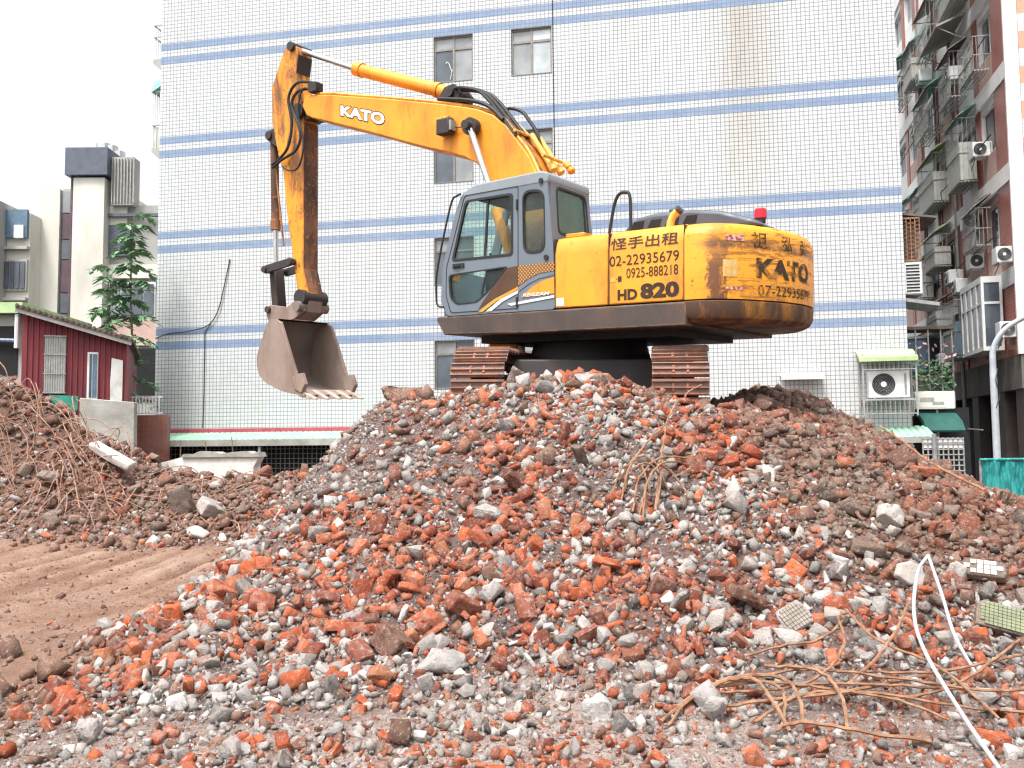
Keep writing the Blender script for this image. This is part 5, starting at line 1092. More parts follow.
m = MB(); m.cyl((6.2,0,4.84),(6.16,0,3.27),.07,n=16); m.cyl((6.165,0,3.4),(6.16,0,3.24),.085,n=16); m.build('bucket_cylinder_barrel', M['armrust'], EX, smooth=True)
m = MB(); m.cyl((6.16,0,3.26),(6.14,0,2.55),.042,n=14); m.build('bucket_cylinder_rod', M['chrome'], EX, smooth=True)
def bar_link(p, q, y0, y1, w): 
    m = MB(); p = Vector(p); q = Vector(q); d = (q-p).normalized(); n = Vector((-d.y, d.x))*w
    pr = [p+n, p+n*.6-d*w*.8, p-n*.6-d*w*.8, p-n, q-n, q-n*.6+d*w*.8, q+n*.6+d*w*.8, q+n]; m.prism([(a.x, a.y) for a in pr], y0, y1); return m
for s in (-1, 1): bar_link((6.14,2.54),(5.52,2.62), s*.225-.025, s*.225+.025, .068).build('rocker_lever', M['iron'], EX, bevel=.01)
bar_link((6.13,2.52),(6.05,1.86), -.1, .1, .075).build('bucket_link', M['iron'], EX, bevel=.015)
for p in ((6.14,2.54),(5.52,2.62),(6.05,1.86)): m = MB(); m.cyl((p[0],-.28,p[1]),(p[0],.28,p[1]),.055,n=14); m.build('link_pin', M['iron'], EX)
# arm hoses
for k, (pts, y) in enumerate((([(4.9,5.40),(5.02,5.47),(5.38,5.53),(5.58,5.32),(5.5,4.89),(5.59,4.52),(5.81,4.35),(5.98,4.28)], .23), ([(4.85,5.33),(5.0,5.36),(5.33,5.38),(5.48,5.17),(5.27,4.72),(5.36,4.44),(5.72,4.32),(5.95,4.22)], .25), ([(5.0,5.35),(5.21,5.37),(5.3,5.01),(5.17,4.49),(5.29,4.14),(5.51,4.11),(5.69,4.22)], .27))):
    m = MB(); m.tube(bez([(a, y, b) for a, b in pts], 6), .024 if k < 2 else .016, 7); m.build('arm_hose', M['rubber'], arm, smooth=True)
m = MB(); m.tube([(5.93,.2,4.3),(5.86,.2,3.8),(5.78,.2,3.3),(5.72,.2,2.9)], .018, 6); m.build('arm_pipe', M['armrust'], arm)
m = MB(); m.box(4.86,5.04,.14,.3,5.30,5.44); m.build('hose_clamp', M['iron'], arm)
# --- bucket
BK = .56; bkr = child('bucket', None, EX); bkr.empty_display_size = .1
back = bez([(5.46,0,1.66),(5.66,0,1.63),(5.83,0,1.33),(5.95,0,1.01),(5.83,0,.70),(5.35,0,.50),(4.90,0,.43)], 5); back = [(p.x, p.z) for p in back]
inn = []
for i, p in enumerate(back):
    a = Vector(back[max(i-1,0)]); b = Vector(back[min(i+1,len(back)-1)]); d = (b-a).normalized(); n = Vector((d.y, -d.x))
    inn.append((p[0]+n.x*.03, p[1]+n.y*.03) if n.x < 0 or True else p)
sgn = 1 if (inn[10][0] < back[10][0]) else -1
if sgn < 0: inn = [(2*p[0]-q[0], 2*p[1]-q[1]) for p, q in zip(back, inn)]
m = MB(); n = len(back)
vs = [(x, y, z) for y in (-BK, BK) for x, z in back]; m.add(vs, [(i, i+1, n+i+1, n+i) for i in range(n-1)]); m.build('shell', M['bucket'], bkr, smooth=True)
m = MB(); vs = [(x, y, z) for y in (-BK+.01, BK-.01) for x, z in inn]; m.add(vs, [(i, i+1, n+i+1, n+i) for i in range(n-1)]); m.build('shell_lining', M['bucket_in'], bkr, smooth=True)
front = [(4.90,.43),(4.93,.62),(5.42,1.63),(5.46,1.66)]
for y0, y1 in ((-BK-.001,-BK+.03),(BK-.03,BK+.001)):
    side_plate('side_plate', [back+[(5.40,1.62),(4.89,.58)]], (y0+y1)/2, .031, 'bucket', bkr)
    yc = (y0+y1)/2; m = MB(); m.prism([(5.36,1.6),(5.44,1.63),(4.97,.62),(4.90,.56)], yc-.028, yc+.028); m.build('side_rim', M['bucket'], bkr, bevel=.008)
    m = MB(); m.prism([(4.78,.60),(4.86,.78),(5.08,.72),(5.02,.52),(4.86,.46)], yc-.04, yc+.04); m.build('side_cutter', M['bucket'], bkr, bevel=.01)
m = MB(); m.prism([(5.10,.46),(4.80,.41),(4.79,.44),(5.08,.52)], -BK-.01, BK+.01); m.build('lip', M['bucket'], bkr)
for i in range(5):
    y = -BK+.06+i*(2*BK-.12)/4; m = MB()
    m.add([(4.93,y-.06,.40),(4.93,y+.06,.40),(4.93,y+.06,.52),(4.93,y-.06,.52),(4.60,y-.035,.36),(4.60,y+.035,.36),(4.60,y+.035,.385),(4.60,y-.035,.385)],[(3,2,1,0),(4,5,6,7),(0,1,5,4),(1,2,6,5),(2,3,7,6),(3,0,4,7)]); m.build('tooth', M['tooth'], bkr, bevel=.008)
for y in (-.2,.2): m = MB(); m.prism([(5.2,1.80),(5.42,1.675),(5.66,1.64),(5.845,1.34),(5.95,1.45),(6.12,1.78),(6.12,1.9),(6.02,1.94),(5.6,1.88),(5.38,2.0),(5.25,1.95)], y-.03, y+.03); m.build('ear', M['bucket'], bkr, bevel=.01)
m = MB(); m.cyl((5.28,-.33,1.87),(5.28,.33,1.87),.085,n=18); m.build('bucket_pin', M['bucket_in'], bkr, smooth=True)
m = MB(); m.prism([(5.16,1.98),(5.40,1.98),(5.46,1.80),(5.46,1.67),(5.2,1.78)], -.15, .15); m.build('bucket_hinge', M['bucket'], bkr, bevel=.01)
# ------------------------------------------------------------------ rubble
CAM0 = np.array([0, 0, EYE]); CR = np.array(c_r2); CU = np.array(c_u2); CF = np.array(c_f)
def hull_mesh(pts):
    bm = bmesh.new()
    for p in pts: bm.verts.new(p)
    bmesh.ops.convex_hull(bm, input=bm.verts); bmesh.ops.delete(bm, geom=[v for v in bm.verts if not v.link_faces], context='VERTS')
    bmesh.ops.triangulate(bm, faces=bm.faces); bm.verts.index_update()
    V = np.array([v.co[:] for v in bm.verts]); T = np.array([[v.index for v in f.verts] for f in bm.faces]); bm.free(); return V, T
def t_brick(rr, rough=.04):
    """unit brick fragment: a box with chipped corners and one broken end, longest side 1"""
    if rr.random() < .5: L, W, H = 1, rr.uniform(.44,.5), rr.uniform(.26,.31)
    else: L = rr.choice([1,.9]); W = rr.uniform(.7,.9); H = rr.uniform(.42,.55)
    pts = []
    for sx in (-1,1):
        for sy in (-1,1):
            for sz in (-1,1):
                p = Vector((sx*L/2, sy*W/2, sz*H/2))
                if rr.random() < .28:
                    c = rr.uniform(.12,.3)
                    pts += [p-Vector((sx*c*L,0,0)), p-Vector((0,sy*c*W,0)), p-Vector((0,0,sz*c*H))]
                else: pts.append(p)
    sk = rr.uniform(-.15,.15)
    pts = [Vector((p.x*(1+(sk*p.y if p.x > 0 else 0)), p.y, p.z))+Vector([rr.uniform(-rough,rough)*.5 for _ in range(3)]) for p in pts]
    return hull_mesh(pts)
def t_rock(rr, n=12, flat=.7):
    pts = []
    a, b, c = .5, rr.uniform(.28,.45), rr.uniform(.18,.38)*flat/.7
    if n <= 12:                                    # splintered block: jittered box corners, some broken away
        for sx in (-1,1):
            for sy in (-1,1):
                for sz in (-1,1):
                    if rr.random() < .14: continue
                    pts.append(Vector((sx*a*rr.uniform(.45,1), sy*b*rr.uniform(.4,1), sz*c*rr.uniform(.4,1))))
        for i in range(2): pts.append(Vector((rr.uniform(-1,1)*a, rr.choice((-1,1))*b*rr.uniform(.7,1.1), rr.uniform(-1,1)*c)))
    else:
        for i in range(n):
            v = Vector([rr.gauss(0,1) for _ in range(3)]).normalized()*rr.uniform(.75,1.05); v = Vector((v.x*a, v.y*b, v.z*c)); pts.append(v)
    return hull_mesh(pts)
def t_slab(rr):
    n = rr.randint(5,7); pts = []
    for i in range(n):
        an = 2*math.pi*i/n+rr.uniform(-.3,.3); r_ = rr.uniform(.36,.55)
        for z in (-.09,.09): pts.append(Vector((r_*math.cos(an), r_*math.sin(an)*.75, z+rr.uniform(-.02,.02))))
    return hull_mesh(pts)
def t_grit(rr):
    V = np.array([(.5,0,0),(-.5,0,0),(0,.4,0),(0,-.4,0),(0,0,.32),(0,0,-.32)])+np.array([[rr.uniform(-.13,.13) for _ in range(3)] for _ in range(6)])
    T = np.array([(0,2,4),(2,1,4),(1,3,4),(3,0,4),(2,0,5),(1,2,5),(3,1,5),(0,3,5)]); return V, T
_r = random.Random(99)
TB = [t_brick(_r, .04) for _ in range(14)]; TR = [t_rock(_r, 12) for _ in range(10)]; TSL = [t_slab(_r) for _ in range(6)]; TG = [t_grit(_r) for _ in range(8)]
def rotmats(n, tilt=1.0):
    a = RNG.uniform(0, 2*np.pi, n); q = RNG.normal(size=(n, 4)); q[:, 3] = q[:, 3]; q /= np.linalg.norm(q, axis=1, keepdims=True)
    x, y, z, w = q.T
    full = np.stack([np.stack([1-2*(y*y+z*z), 2*(x*y-z*w), 2*(x*z+y*w)], -1), np.stack([2*(x*y+z*w), 1-2*(x*x+z*z), 2*(y*z-x*w)], -1), np.stack([2*(x*z-y*w), 2*(y*z+x*w), 1-2*(x*x+y*y)], -1)], -2)
    return full
def project(P):
    q = P-CAM0; d = q@CF; return 512+FPX*(q@CR)/d, 384-FPX*(q@CU)/d, d
def track_clear(x, y, pad=.0):
    dx, dy = x-S_M.x, y-S_M.y; a = np.abs(dx*TD.x+dy*TD.y); l = np.abs(dx*TL.x+dy*TL.y)
    return ~((a < 2.0+pad) & (np.abs(l-1.1) < .34+pad)) 
def scatter(n, x0, x1, y0, y1, dens, smin, smax, power):
    x = RNG.uniform(x0, x1, n); y = RNG.uniform(y0, y1, n); z = hz(x, y)
    k = RNG.random(n) < dens(x, y, z); x, y, z = x[k], y[k], z[k]; u = RNG.random(len(x))
    s = (smin**(1-power)+u*(smax**(1-power)-smin**(1-power)))**(1/(1-power))
    s = s*(1-.3*smooth(6.0, 5.0, y)); ok = track_clear(x, y, .02+s*.4); return x[ok], y[ok], z[ok], s[ok]
def visible_zone(x, y):
    hid = (y > 10.6) & (x > -1.6) & (x < 2.45) | (y > 13.7) & (x > -2.2)
    fov = np.abs(x) < y*.6+2.3
    return np.where(hid, .0, 1.0)*fov
def d_mound(x, y, z):
    m = zone_mud(x, y, z); fg = smooth(6.6, 5.6, y)
    return visible_zone(x, y)*np.clip((1-m)*1.0+.02*m+.22*m*fg, 0, 1)*np.where(y > 14, .55, 1)
def d_mid(x, y, z):
    fine = .62*smooth(.3, -.7, x)*smooth(6.9, 8.0, y)*(y < 14); patch = np.clip(.5+1.5*(vnoise(x*.9+40, y*.9+3)+.5*vnoise(x*2.3+11, y*2.3)), .62, 1)
    return d_mound(x, y, z)*(1-.3*smooth(5.75, 5.1, y))*(1-fine)*patch*(1-.12*zone_soil(x, y, z)*(y < 14))
pieces = {k: [] for k in ('brick','brick_dull','concrete','concrete_dull','clod','pale')}      # kind -> [x,y,z,s,shape]
def add(kind, x, y, z, s, shape):
    pieces[kind].append(np.stack([x, y, z, s, np.full(len(x), shape)], 1))
def distribute(x, y, z, s, shape_rock, brickbias=0.0):
    soil = zone_soil(x, y, z); cl = vnoise(x*1.1+17, y*1.1)+.5*vnoise(x*2.7, y*2.7+8); u = RNG.random(len(x)); v = RNG.random(len(x))
    pb = np.clip(.31+.62*cl+brickbias-.18*smooth(-.5,-1.8,x)*smooth(7.4,8.6,y), .05, .75)
    isb = u < pb; mz = RNG.random(len(x)) < .85*zone_mud(x, y, z); isb &= ~(mz & (u > .06)); pal = (~isb) & (v < (.02 if shape_rock == 2 else .045)) & ~mz; cld = (~isb) & ((v > .90-.34*soil-.15*smooth(7.5,9,y)) | mz) & ~pal ; con = ~(isb | pal | cld); dull = RNG.random(len(x)) < np.clip(soil*1.05, .04, 1)*.92
    for k, msk in (('brick', isb & ~dull), ('brick_dull', isb & dull), ('concrete', con & ~dull), ('concrete_dull', con & dull), ('clod', cld), ('pale', pal)):
        if msk.any(): add(k, x[msk], y[msk], z[msk], s[msk], 0 if 'brick' in k else shape_rock)
# fine grit, small, medium and large pieces; the far bank only gets what one can still tell apart there
near = lambda f: (lambda x, y, z: f(x, y, z)*(y < 13.6))
for args, shp, bb in (((115000, -6.5, 9.5, 3.6, 11.0, near(d_mound), .02, .05, 2.2), 2, -.06), ((112000, -6.5, 9.5, 3.6, 13.4, near(d_mid), .038, .095, 2.1), 1, .0),
                      ((26000, -5.5, 9.5, 3.9, 13.4, near(d_mid), .09, .17, 2.6), 1, .06), ((1500, -4, 8, 4.6, 13.2, near(d_mid), .16, .26, 3), 1, .0),
                      ((30000, -13.8, -1.5, 14.0, 20.5, d_mound, .05, .13, 2.3), 1, .02), ((4100, -13.8, -1.5, 14.0, 20.0, d_mound, .12, .34, 2.6), 1, -.02)):
    distribute(*scatter(*args), shp, bb)
def templates(kind, shape):
    if shape == 0: return TB
    if shape == 2: return TG
    return TR+TSL if kind in ('pale', 'concrete') else TR
def occluded(P):
    n = len(P); o = np.zeros(n, bool)
    for t in np.linspace(.35, .985, 40):
        q = CAM0+(P-CAM0)*t; o |= hz(q[:,0], q[:,1]) > q[:,2]+.01
    return o
IND = {'brick': ('brick_fragment', 'brick', 300), 'concrete': ('concrete_chunk', 'concrete chunk', 300), 'brick_dull': ('dusty_brick_fragment', 'brick', 120), 'concrete_dull': ('dusty_concrete_chunk', 'concrete chunk', 120), 'pale': ('plaster_chunk', 'plaster chunk', 60)}
ILAB = {'brick': ('broken orange red brick lying loose in the grey rubble of the mound', 'orange brick fragments on the mound'), 'concrete': ('broken grey concrete chunk lying loose on the rubble mound', 'grey concrete chunks on the mound'),
        'brick_dull': ('brown dust coated brick fragment on the soil covered slopes', 'dust coated brick fragments'), 'concrete_dull': ('brown dust coated stone on the soil covered slopes', 'dust coated stones'), 'pale': ('small whitish plaster chunk among the rubble', 'whitish plaster chunks')}
SLAB = {'brick': ('small orange brick crumbs strewn through the rubble', 'brick rubble'), 'concrete': ('small grey concrete crumbs and grit covering the mound', 'gravel'), 'brick_dull': ('small dusty brick crumbs on the soil slopes', 'brick rubble'), 'concrete_dull': ('small dusty stones on the soil slopes', 'gravel'), 'clod': ('brown soil clods between the rubble', 'soil'), 'pale': ('tiny whitish plaster crumbs in the rubble', 'gravel')}
SNAME = {'brick': 'brick_rubble', 'concrete': 'concrete_grit', 'brick_dull': 'dusty_brick_rubble', 'concrete_dull': 'dusty_stone_rubble', 'clod': 'soil_crumbs', 'pale': 'plaster_crumbs'}
def piece_label(kind, a, cat):
    x, y, z, s, _ = a; noun = {'brick': 'orange brick', 'concrete': 'grey concrete chunk', 'brick_dull': 'dusty brown brick', 'concrete_dull': 'dusty brown stone', 'pale': 'whitish plaster chunk'}[kind]
    size = 'big' if s > .15 else 'fist sized' if s < .105 else 'middling'
    if y > 14: where = 'on the far bank left of the white board' if x < -7.5 else 'on the far bank under the tin awning'
    else:
        row = 'in the bottom gravel' if y < 5.3 else 'on the lowest slope' if y < 6.2 else 'on the middle slope' if y < 7.4 else 'on the upper slope' if y < 8.6 else 'on the crest'
        t = x/y; col = 'at far left' if t < -.36 else 'left of the red block' if t < -.1 else 'between red block and rebar cluster' if t < .12 else 'below the excavator tail' if t < .3 else 'right of the excavator tail'
        where = row+' '+col
    return f'{size} {noun} {where}', cat, f'{noun}s {where}'
def fine_template(kind, V, T, i):
    """the same fragment with worn edges for the pieces one sees singly"""
    me = tri_mesh(kind+'_piece', V, T, M[kind]); bm = bmesh.new(); bm.from_mesh(me)
    bmesh.ops.bevel(bm, geom=list(bm.edges), offset=.018, segments=1, affect='EDGES', profile=.5, clamp_overlap=True)
    rr = random.Random(i)
    for v in bm.verts: v.co += Vector([rr.uniform(-.012,.012) for _ in range(3)])
    bmesh.ops.triangulate(bm, faces=bm.faces); bm.to_mesh(me); bm.free(); return me
for kind, lst in pieces.items():
    A = np.concatenate(lst); n = len(A); Rm = rotmats(n)
    zz = A[:,2]+A[:,3]*np.where(A[:,4] == 2, .12, RNG.uniform(-.02,.34,n)); pos = np.stack([A[:,0], A[:,1], zz], 1)
    scl = A[:,3:4]*np.stack([RNG.uniform(.8,1.1,n), RNG.uniform(.75,1.1,n), RNG.uniform(.7,1.1,n)], 1)
    single = np.zeros(n, bool)
    if kind in IND:
        nm, cat, cnt = IND[kind]; px, py, d = project(pos); big = A[:,3]/d; cand = np.where((A[:,4] != 2) & (px > -5) & (px < 1029) & (py < 772) & (py > 330))[0]
        cand = cand[np.argsort(-big[cand])][:cnt*3]; cand = cand[~occluded(pos[cand]+np.array([0,0,.04]))][:cnt]; single[cand] = True
        tp = templates(kind, 0 if 'brick' in kind else 1); meshes = [fine_template(kind, V, T, i) for i, (V, T) in enumerate(tp)]
        for q in cand:
            o = bpy.data.objects.new(nm, meshes[int(RNG.integers(len(meshes)))]); COL.objects.link(o)
            o.matrix_world = Matrix.Translation(pos[q]) @ Matrix(Rm[q].tolist()).to_4x4() @ Matrix.Diagonal((*scl[q], 1)); tag(o, *piece_label(kind, A[q], cat))
    VV, TT, off = [], [], 0
    for shape in (0, 1, 2):
        sel = np.where(~single & (A[:,4] == shape))[0]
        if not len(sel): continue
        tp = templates(kind, shape); pick = RNG.integers(len(tp), size=len(sel))
        for ti, (V, T) in enumerate(tp):
            s = sel[pick == ti]
            if not len(s): continue
            W = np.einsum('nij,nkj->nki', Rm[s], V[None]*scl[s][:,None,:])+pos[s][:,None,:]
            TT.append((T[None]+(np.arange(len(s))*len(V))[:,None,None]+off).reshape(-1,3)); VV.append(W.reshape(-1,3)); off += len(s)*len(V)
    o = bpy.data.objects.new(SNAME[kind], tri_mesh(SNAME[kind], np.concatenate(VV), np.concatenate(TT), M[kind])); COL.objects.link(o); tag(o, SLAB[kind][0], SLAB[kind][1], kind='stuff')

# clods kneaded up by the wheels on the bare flat
x = RNG.uniform(-9, -2.8, 26000); y = RNG.uniform(5.0, 15, 26000); z = hz(x, y); k = (RNG.random(26000) < .3*zone_mud(x, y, z)*(.35+1.3*np.clip(vnoise(x*1.7,y*.8)+.3,0,1))) & (np.abs(x) < y*.6+.3); x, y, z = x[k], y[k], z[k]; n = len(x)
s = .012+.05*RNG.random(n)**3; Rm = rotmats(n); VV, TT, off = [], [], 0; pick = RNG.integers(len(TG), size=n)
for ti, (V, T) in enumerate(TG):
    q = np.where(pick == ti)[0]; W = np.einsum('nij,nkj->nki', Rm[q], V[None]*s[q][:,None,None])+np.stack([x[q], y[q], z[q]+.15*s[q]], 1)[:,None,:]
    TT.append((T[None]+(np.arange(len(q))*len(V))[:,None,None]+off).reshape(-1,3)); VV.append(W.reshape(-1,3)); off += len(q)*len(V)
M['mud_clod'] = stone('mud_clods', [(0,(.16,.08,.052)),(.5,(.27,.15,.10)),(1,(.38,.25,.19))], dustamt=.2, dust=(.35,.22,.16))
o = bpy.data.objects.new('mud_crumbs', tri_mesh('mud_crumbs', np.concatenate(VV), np.concatenate(TT), M['mud_clod'])); COL.objects.link(o); tag(o, 'red brown mud crumbs on the rutted flat ground at left', 'soil', kind='stuff')
# single pieces one can point at
def lumpy(name, label, cat, loc, size, mt, seed, kind='rock', rot=(0,0,0), sub=3, amp=.085):
    rr = random.Random(seed)
    V, T = {'rock': lambda: t_rock(rr, 16), 'brick': lambda: t_brick(rr, .04), 'slab': lambda: t_slab(rr)}[kind]()
    me = tri_mesh(name, V*np.array(size), T, M[mt]); bm = bmesh.new(); bm.from_mesh(me); s = max(size)
    bmesh.ops.bevel(bm, geom=list(bm.edges), offset=.02*s, segments=1, affect='EDGES', clamp_overlap=True); bmesh.ops.triangulate(bm, faces=bm.faces)
    for _ in range(sub): bmesh.ops.subdivide_edges(bm, edges=[e for e in bm.edges if e.calc_length() > .1*s], cuts=1); bmesh.ops.triangulate(bm, faces=bm.faces)
    from mathutils import noise as mn
    for v in bm.verts: v.co += mn.noise_vector(v.co*(5/s)+Vector((seed,0,0)))*amp*s*.35+mn.noise_vector(v.co*(14/s))*amp*s*.25+mn.noise_vector(v.co*(38/s))*amp*s*.12
    bm.to_mesh(me); bm.free(); o = bpy.data.objects.new(name, me); COL.objects.link(o); o.location = (loc[0], loc[1], h1(loc[0], loc[1])+loc[2]); o.rotation_euler = rot
    return tag(o, label, cat)
lumpy('brick_block', 'large red brick block with mortared pale edge low on the mound', 'brick', (-.333,6.206,.08), (.25,.27,.40), 'brick', 1, 'brick', (.3,.5,.6))
lumpy('brick_block', 'big red brown brick lump lying beside the large red block', 'brick', (-.805,6.03,.06), (.22,.27,.32), 'brick_dull', 2, 'brick', (.6,.2,1.2))
lumpy('concrete_slab', 'flat pale grey concrete lump at the foot of the mound centre', 'concrete chunk', (-.45,5.77,.05), (.42,.42,.3), 'concrete', 13, 'rock', (.2,.1,.4), amp=.09)
lumpy('concrete_lump', 'rounded grey concrete lump at the bottom centre of the rubble', 'concrete chunk', (.48,5.2,.06), (.27,.3,.3), 'concrete', 24, 'rock', (.1,.3,.8))
lumpy('stone', 'pale beige stone standing in front of the rebar tangle', 'stone', (1.105,5.12,.06), (.2,.22,.3), 'concrete', 35, 'rock', (.9,.2,.3))
lumpy('concrete_block', 'dark grey concrete block halfway up the mound front', 'concrete chunk', (-.186,7.25,.05), (.32,.26,.3), 'concrete', 6, 'rock', (.3,.3,.1))
lumpy('brick_block', 'tilted brown brick with mortar above the dark grey block', 'brick', (.034,7.6,.07), (.26,.22,.3), 'brick_dull', 7, 'brick', (.5,.7,.4))
lumpy('masonry_slab', 'pale brown masonry slab leaning on the upper mound', 'masonry', (.586,7.65,.06), (.28,.2,.2), 'concrete_dull', 18, 'brick', (.4,.9,1.0))
lumpy('concrete_slab', 'pinkish white concrete slab standing on the right soil slope', 'concrete chunk', (2.966,7.115,.1), (.27,.3,.5), 'pale', 9, 'slab', (1.2,.2,.5))
lumpy('foam_board', 'bright white foam board piece behind the bent white pipe', 'foam board', (2.836,6.5,.09), (.27,.3,.3), 'pale', 10, 'slab', (1.25,.3,.2), amp=.02)
lumpy('terracotta_block', 'smooth terracotta block on the right slope below the awning', 'brick', (3.62,7.95,.08), (.24,.2,.26), 'brick', 11, 'brick', (.2,.1,.3))
lumpy('masonry_slab', 'broken brick slab with a white plastered edge above the rebar', 'masonry', (1.644,6.235,.07), (.44,.26,.26), 'brick_dull', 12, 'brick', (.2,.45,.35))
lumpy('stone', 'broad grey brown slab on the right slope', 'stone', (2.62,6.735,.05), (.36,.3,.4), 'concrete_dull', 16, 'slab', (.3,.1,.2))
lumpy('boulder', 'brown earthy boulder on the mound shoulder left of the track', 'boulder', (-1.2,9.75,.06), (.52,.5,.62), 'clod', 17, 'rock', (.2,.3,.4), amp=.1)
lumpy('boulder', 'grey brown boulder against the left track', 'boulder', (.06,9.15,.14), (.32,.3,.42), 'concrete_dull', 19, 'rock', (.3,.2,.9))
lumpy('boulder', 'grey stone on the crest between the tracks', 'boulder', (.76,8.92,.08), (.36,.28,.3), 'concrete', 20, 'rock', (.2,.1,.2))
lumpy('concrete_slab', 'white concrete slab at the foot of the far bank', 'concrete chunk', (-5.26,15.16,.1), (.42,.42,.5), 'pale', 21, 'slab', (.8,.1,.6))
lumpy('concrete_block', 'greenish grey block standing on the far bank', 'concrete chunk', (-5.93,16.2,.15), (.5,.45,.6), 'concrete_dull', 22, 'brick', (.3,1.2,.4))
lumpy('concrete_block', 'white faced concrete block beside the greenish grey block', 'concrete chunk', (-5.35,16.1,.15), (.5,.4,.55), 'concrete', 23, 'brick', (.5,.4,.9))
lumpy('stone', 'pale rounded stone at the lower left', 'stone', (-2.316,5.0,.05), (.19,.2,.24), 'concrete', 25, 'rock', (.2,.2,.1))
lumpy('boulder', 'round grey boulder in the hollow of the left bank', 'boulder', (-8.3,16.2,.2), (.62,.55,.75), 'concrete_dull', 26, 'rock', (.4,.2,.7))
lumpy('white_board', 'long white board lying on the left bank', 'board', (-7.5,16.9,.25), (1.15,.26,.34), 'pale', 27, 'brick', (.2,.42,-.35), amp=.015)
lumpy('plastic_scrap', 'crumpled white plastic scrap on the upper right slope', 'scrap', (1.93,7.9,.1), (.1,.12,.34), 'pale', 28, 'rock', (.2,.3,.1), amp=.12)
lumpy('earth_lump', 'long brown earth lump on the right half of the far bank', 'soil', (-6.2,16.6,.1), (1.1,.5,.6), 'clod', 29, 'rock', (.1,.3,-.6), amp=.12)
for q, (x_, y_, s_) in enumerate(((2.72,9.75,.36),(2.85,10.25,.4),(2.95,10.9,.42))):
    lumpy('earth_lump', ('nearest','middle','farthest')[q]+' brown earth lump in the row right of the right track', 'soil', (x_, y_, .1), (s_, s_, s_*1.2), 'clod', 50+q, 'rock', (.2,.1*q,.7*q), amp=.12)
# chunks still carrying their tiles: real little tiles on one face
def tiled_chunk(label, loc, rot, w, h, n, m_, tm, bm_):
    r = root('tiled_chunk', label, 'tiled chunk', (loc[0], loc[1], h1(loc[0], loc[1])+loc[2])); r.rotation_euler = rot
    rr = random.Random(int(w*100)); b = MB(); b.prism([(-w/2,-h/2),(w/2*.9,-h/2),(w/2,-h*.1),(w/2*.85,h/2),(-w/2*.8,h/2),(-w/2,h*.2)], -.06, 0, 'xyz'); b.build('mortar_bed', M[bm_], r, bevel=.01)
    for i in range(n):
        for j in range(m_):
            if (i in (0,n-1) and j in (0,m_-1)) or rr.random() < .04: continue
            x0 = -w/2*.86+i*w*.86/n; y0 = -h/2*.9+j*h*.9/m_; b = MB(); b.box(x0, x0+w*.86/n*.86, y0, y0+h*.9/m_*.86, .001, .012); b.build('tile', M[tm], r)
M['tile_white2'] = plain('dusty_white_tile', (.5,.48,.45), (.36,.33,.3), 14, .5); M['tile_green'] = plain('pale_green_tile', (.20,.21,.125), (.14,.15,.09), 12, .4); M['tile_cream'] = plain('cream_mosaic_tile', (.27,.235,.20), (.19,.165,.14), 12, .5)
tiled_chunk('chunk of wall with pale green mosaic tiles at the right edge', (3.24,6.04,.11), (R(48),R(14),R(-18)), .34, .2, 11, 7, 'tile_green', 'concrete_dull')
tiled_chunk('chunk of wall with cream mosaic tiles above the rebar tangle', (1.86,6.05,.1), (R(50),R(-20),R(25)), .24, .18, 8, 6, 'tile_cream', 'concrete')
tiled_chunk('white tiled concrete chunk on the right edge of the slope', (3.38,6.55,.1), (R(35),R(5),R(-25)), .3, .16, 6, 3, 'tile_white2', 'concrete_dull')

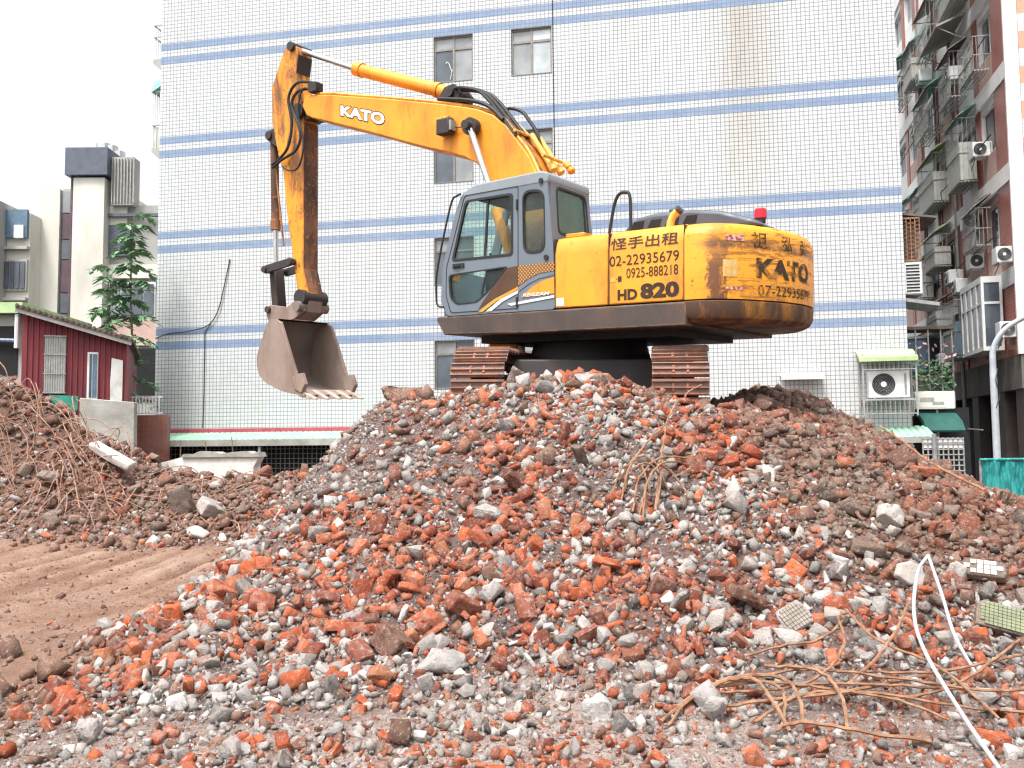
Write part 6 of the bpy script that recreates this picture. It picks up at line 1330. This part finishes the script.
# ------------------------------------------------------------------ rebar, wire, pipes
def rod(name, label, cat, pts, r, mt, group=None, n=6, sub=7):
    q = bez(pts, sub); kr = random.Random(int(pts[0][0]*1000+pts[-1][1]*77)); q = [p+Vector((kr.gauss(0,.5),kr.gauss(0,.5),kr.gauss(0,.5)))*r*(.55 if 0 < i < len(q)-1 else 0) for i, p in enumerate(q)]
    m = MB(); m.tube(q, r, n); o = m.build(name, M[mt], None, smooth=True); return tag(o, label, cat, group)
RODS = [
 [(.8,5.06,.09),(1.06,5.28,.19),(1.31,5.34,.26),(1.54,5.28,.26),(1.58,5.1,.19),(1.55,4.96,.11)], [(.83,5.01,.08),(.99,5.22,.16),(1.24,5.3,.24),(1.48,5.22,.24),(1.5,5.11,.18),(1.43,4.94,.09)],
 [(1.01,5.32,.17),(1.4,5.26,.2),(1.85,5.24,.24),(2.38,5.28,.2),(2.88,5.35,.16)], [(1.03,5.1,.13),(1.4,5.16,.17),(1.83,5.17,.21),(2.25,5.37,.22),(2.7,5.57,.24)],
 [(1.42,5.63,.31),(1.62,5.57,.38),(1.88,5.65,.4),(2.06,5.73,.5),(2.07,5.79,.54)], [(1.61,5.27,.2),(1.83,5.32,.31),(2.01,5.57,.41),(2.02,5.7,.52),(2.09,5.72,.55)],
 [(1.85,5.23,.2),(2.2,5.51,.34),(2.45,5.8,.47),(2.56,5.94,.55)], [(2.08,5.52,.24),(2.44,5.39,.26),(2.94,5.56,.29),(3.16,5.71,.28)],
 [(2.07,5.21,.15),(2.41,5.22,.2),(2.73,5.39,.27),(3.21,5.82,.35)], [(1.33,4.9,.06),(1.52,4.93,.12),(1.9,4.8,.09),(2.14,4.75,.07)],
 [(1.08,5.35,.18),(1.41,5.28,.24),(1.78,5.2,.22),(2.16,5.17,.16),(2.36,5.01,.1)], [(2.17,5.99,.52),(2.25,5.65,.39),(2.49,5.38,.29),(2.6,4.95,.12)],
 [(.9,5.2,.12),(1.15,5.3,.22),(1.35,5.25,.27),(1.42,5.1,.2),(1.46,4.9,.08)], [(1.3,5.0,.1),(1.6,5.15,.2),(2.0,5.2,.2),(2.5,5.1,.14),(3.0,5.0,.12)],
 [(1.2,5.35,.2),(1.7,5.4,.28),(2.2,5.3,.25),(2.7,5.2,.2),(3.1,5.3,.2)], [(1.5,5.5,.28),(1.75,5.3,.3),(1.8,5.05,.2),(1.75,4.85,.06)]]
for i, p in enumerate(RODS): rod('rebar_rod', 'rusty bent reinforcing rod in the foreground tangle at right', 'rebar', p, .0085 if i % 3 else .0105, 'rebar', 'foreground rebar tangle')
RODS2 = [[(.86,7.2,1.17),(.93,7.27,1.41),(1.09,7.44,1.61),(1.29,7.63,1.78)], [(.93,7.06,1.09),(1.01,7.19,1.35),(1.2,7.37,1.5),(1.46,7.51,1.5)], [(.98,7.04,1.06),(1.08,7.2,1.33),(1.24,7.32,1.47),(1.47,7.5,1.44)],
 [(.9,7.29,1.25),(.96,7.27,1.41),(1.11,7.28,1.45),(1.26,7.34,1.24)], [(1.11,7.1,1.1),(1.24,7.48,1.56),(1.35,7.82,1.82),(1.5,8.1,2.02)], [(.86,7.37,1.32),(1.05,7.47,1.52),(1.19,7.3,1.4),(1.11,7.08,1.08)],
 [(1.0,7.0,1.04),(1.06,7.15,1.3),(1.2,7.3,1.44),(1.35,7.3,1.3),(1.4,7.2,1.18)], [(.8,7.3,1.22),(.9,7.4,1.42),(1.05,7.4,1.44),(1.1,7.2,1.2)]]
for p in RODS2: rod('rebar_rod', 'rusty looped reinforcing rod in the cluster on the upper mound', 'rebar', p, .0085, 'rebar', 'rebar cluster on the upper mound')
rod('rebar_rod', 'long thin rod lying over the right slope above the lattice', 'rebar', [(3.75,9.2,1.78),(3.73,8.68,1.64),(3.75,8.12,1.43),(3.99,7.65,1.2)], .011, 'rebar')
rod('rebar_rod', 'short bent rod poking out beside the right track', 'rebar', [(1.75,9.3,1.95),(1.78,9.2,2.12),(1.95,9.25,2.22)], .012, 'rebar')
pp = root('bent_pipe', 'white hairpin bent pipe standing at the lower right', 'pipe', (2.35,4.49,.04))
def rel(ps): return [(a-2.35, b-4.49, c-.04) for a, b, c in ps]
m = MB(); m.tube(bez(rel([(2.35,4.45,.0),(2.38,4.92,.17),(2.42,5.41,.38),(2.52,5.76,.54),(2.71,6.11,.74),(2.82,6.19,.84)]), 6), .0115, 8); m.build('front_leg', M['pole'], pp, smooth=True)
m = MB(); m.tube(bez(rel([(2.82,6.19,.84),(2.8,5.97,.61),(2.76,5.74,.4),(2.81,5.6,.2)]), 6), .011, 8); m.build('rear_leg', M['pole'], pp, smooth=True)
# tangle of thin wire over the left bank
rr = random.Random(31)
for i in range(135):
    x = rr.uniform(-10.6,-7.4) if i < 112 else rr.uniform(-7.5,-5.2); y = rr.uniform(15.6,17.4); z = h1(x, y); ln = rr.uniform(.5,1.6); a = rr.uniform(0,2*math.pi); pts = []; hgt = rr.uniform(.1,.75)*(1 if i < 112 else .6); b = rr.uniform(-1.5,1.5)
    for k in range(6):
        t = k/5; xx = x+ln*t*math.cos(a+b*t); yy = y+.6*ln*t*math.sin(a+b*t); pts.append((xx, yy, max(h1(xx, yy)-.03, (z*(1-t)+h1(xx,yy)*t))+hgt*math.sin(math.pi*min(1,t*rr.uniform(.85,1.1)))*(1 if k else 0)-(.05 if k == 0 else 0)))
    rod('steel_wire', 'thin rusty wire in the tangle over the left bank', 'wire', pts, rr.uniform(.005,.011), 'wire', 'wire tangle on the left bank', 5, 4)
for i in range(10):
    x = rr.uniform(-10,-6.5); y = rr.uniform(15.0,15.9); a = rr.uniform(-.6,.6); z = h1(x,y); x2 = x+.9*math.sin(a)-.3; y2 = y+1.0
    rod('wooden_strip', 'thin broken lath leaning on the face of the left bank', 'lath', [(x,y,z),((x+x2)/2,(y+y2)/2,(z+h1(x2,y2))/2+.15),(x2,y2,h1(x2,y2)+.12)], .014, 'wire', 'laths on the left bank', 4, 3)
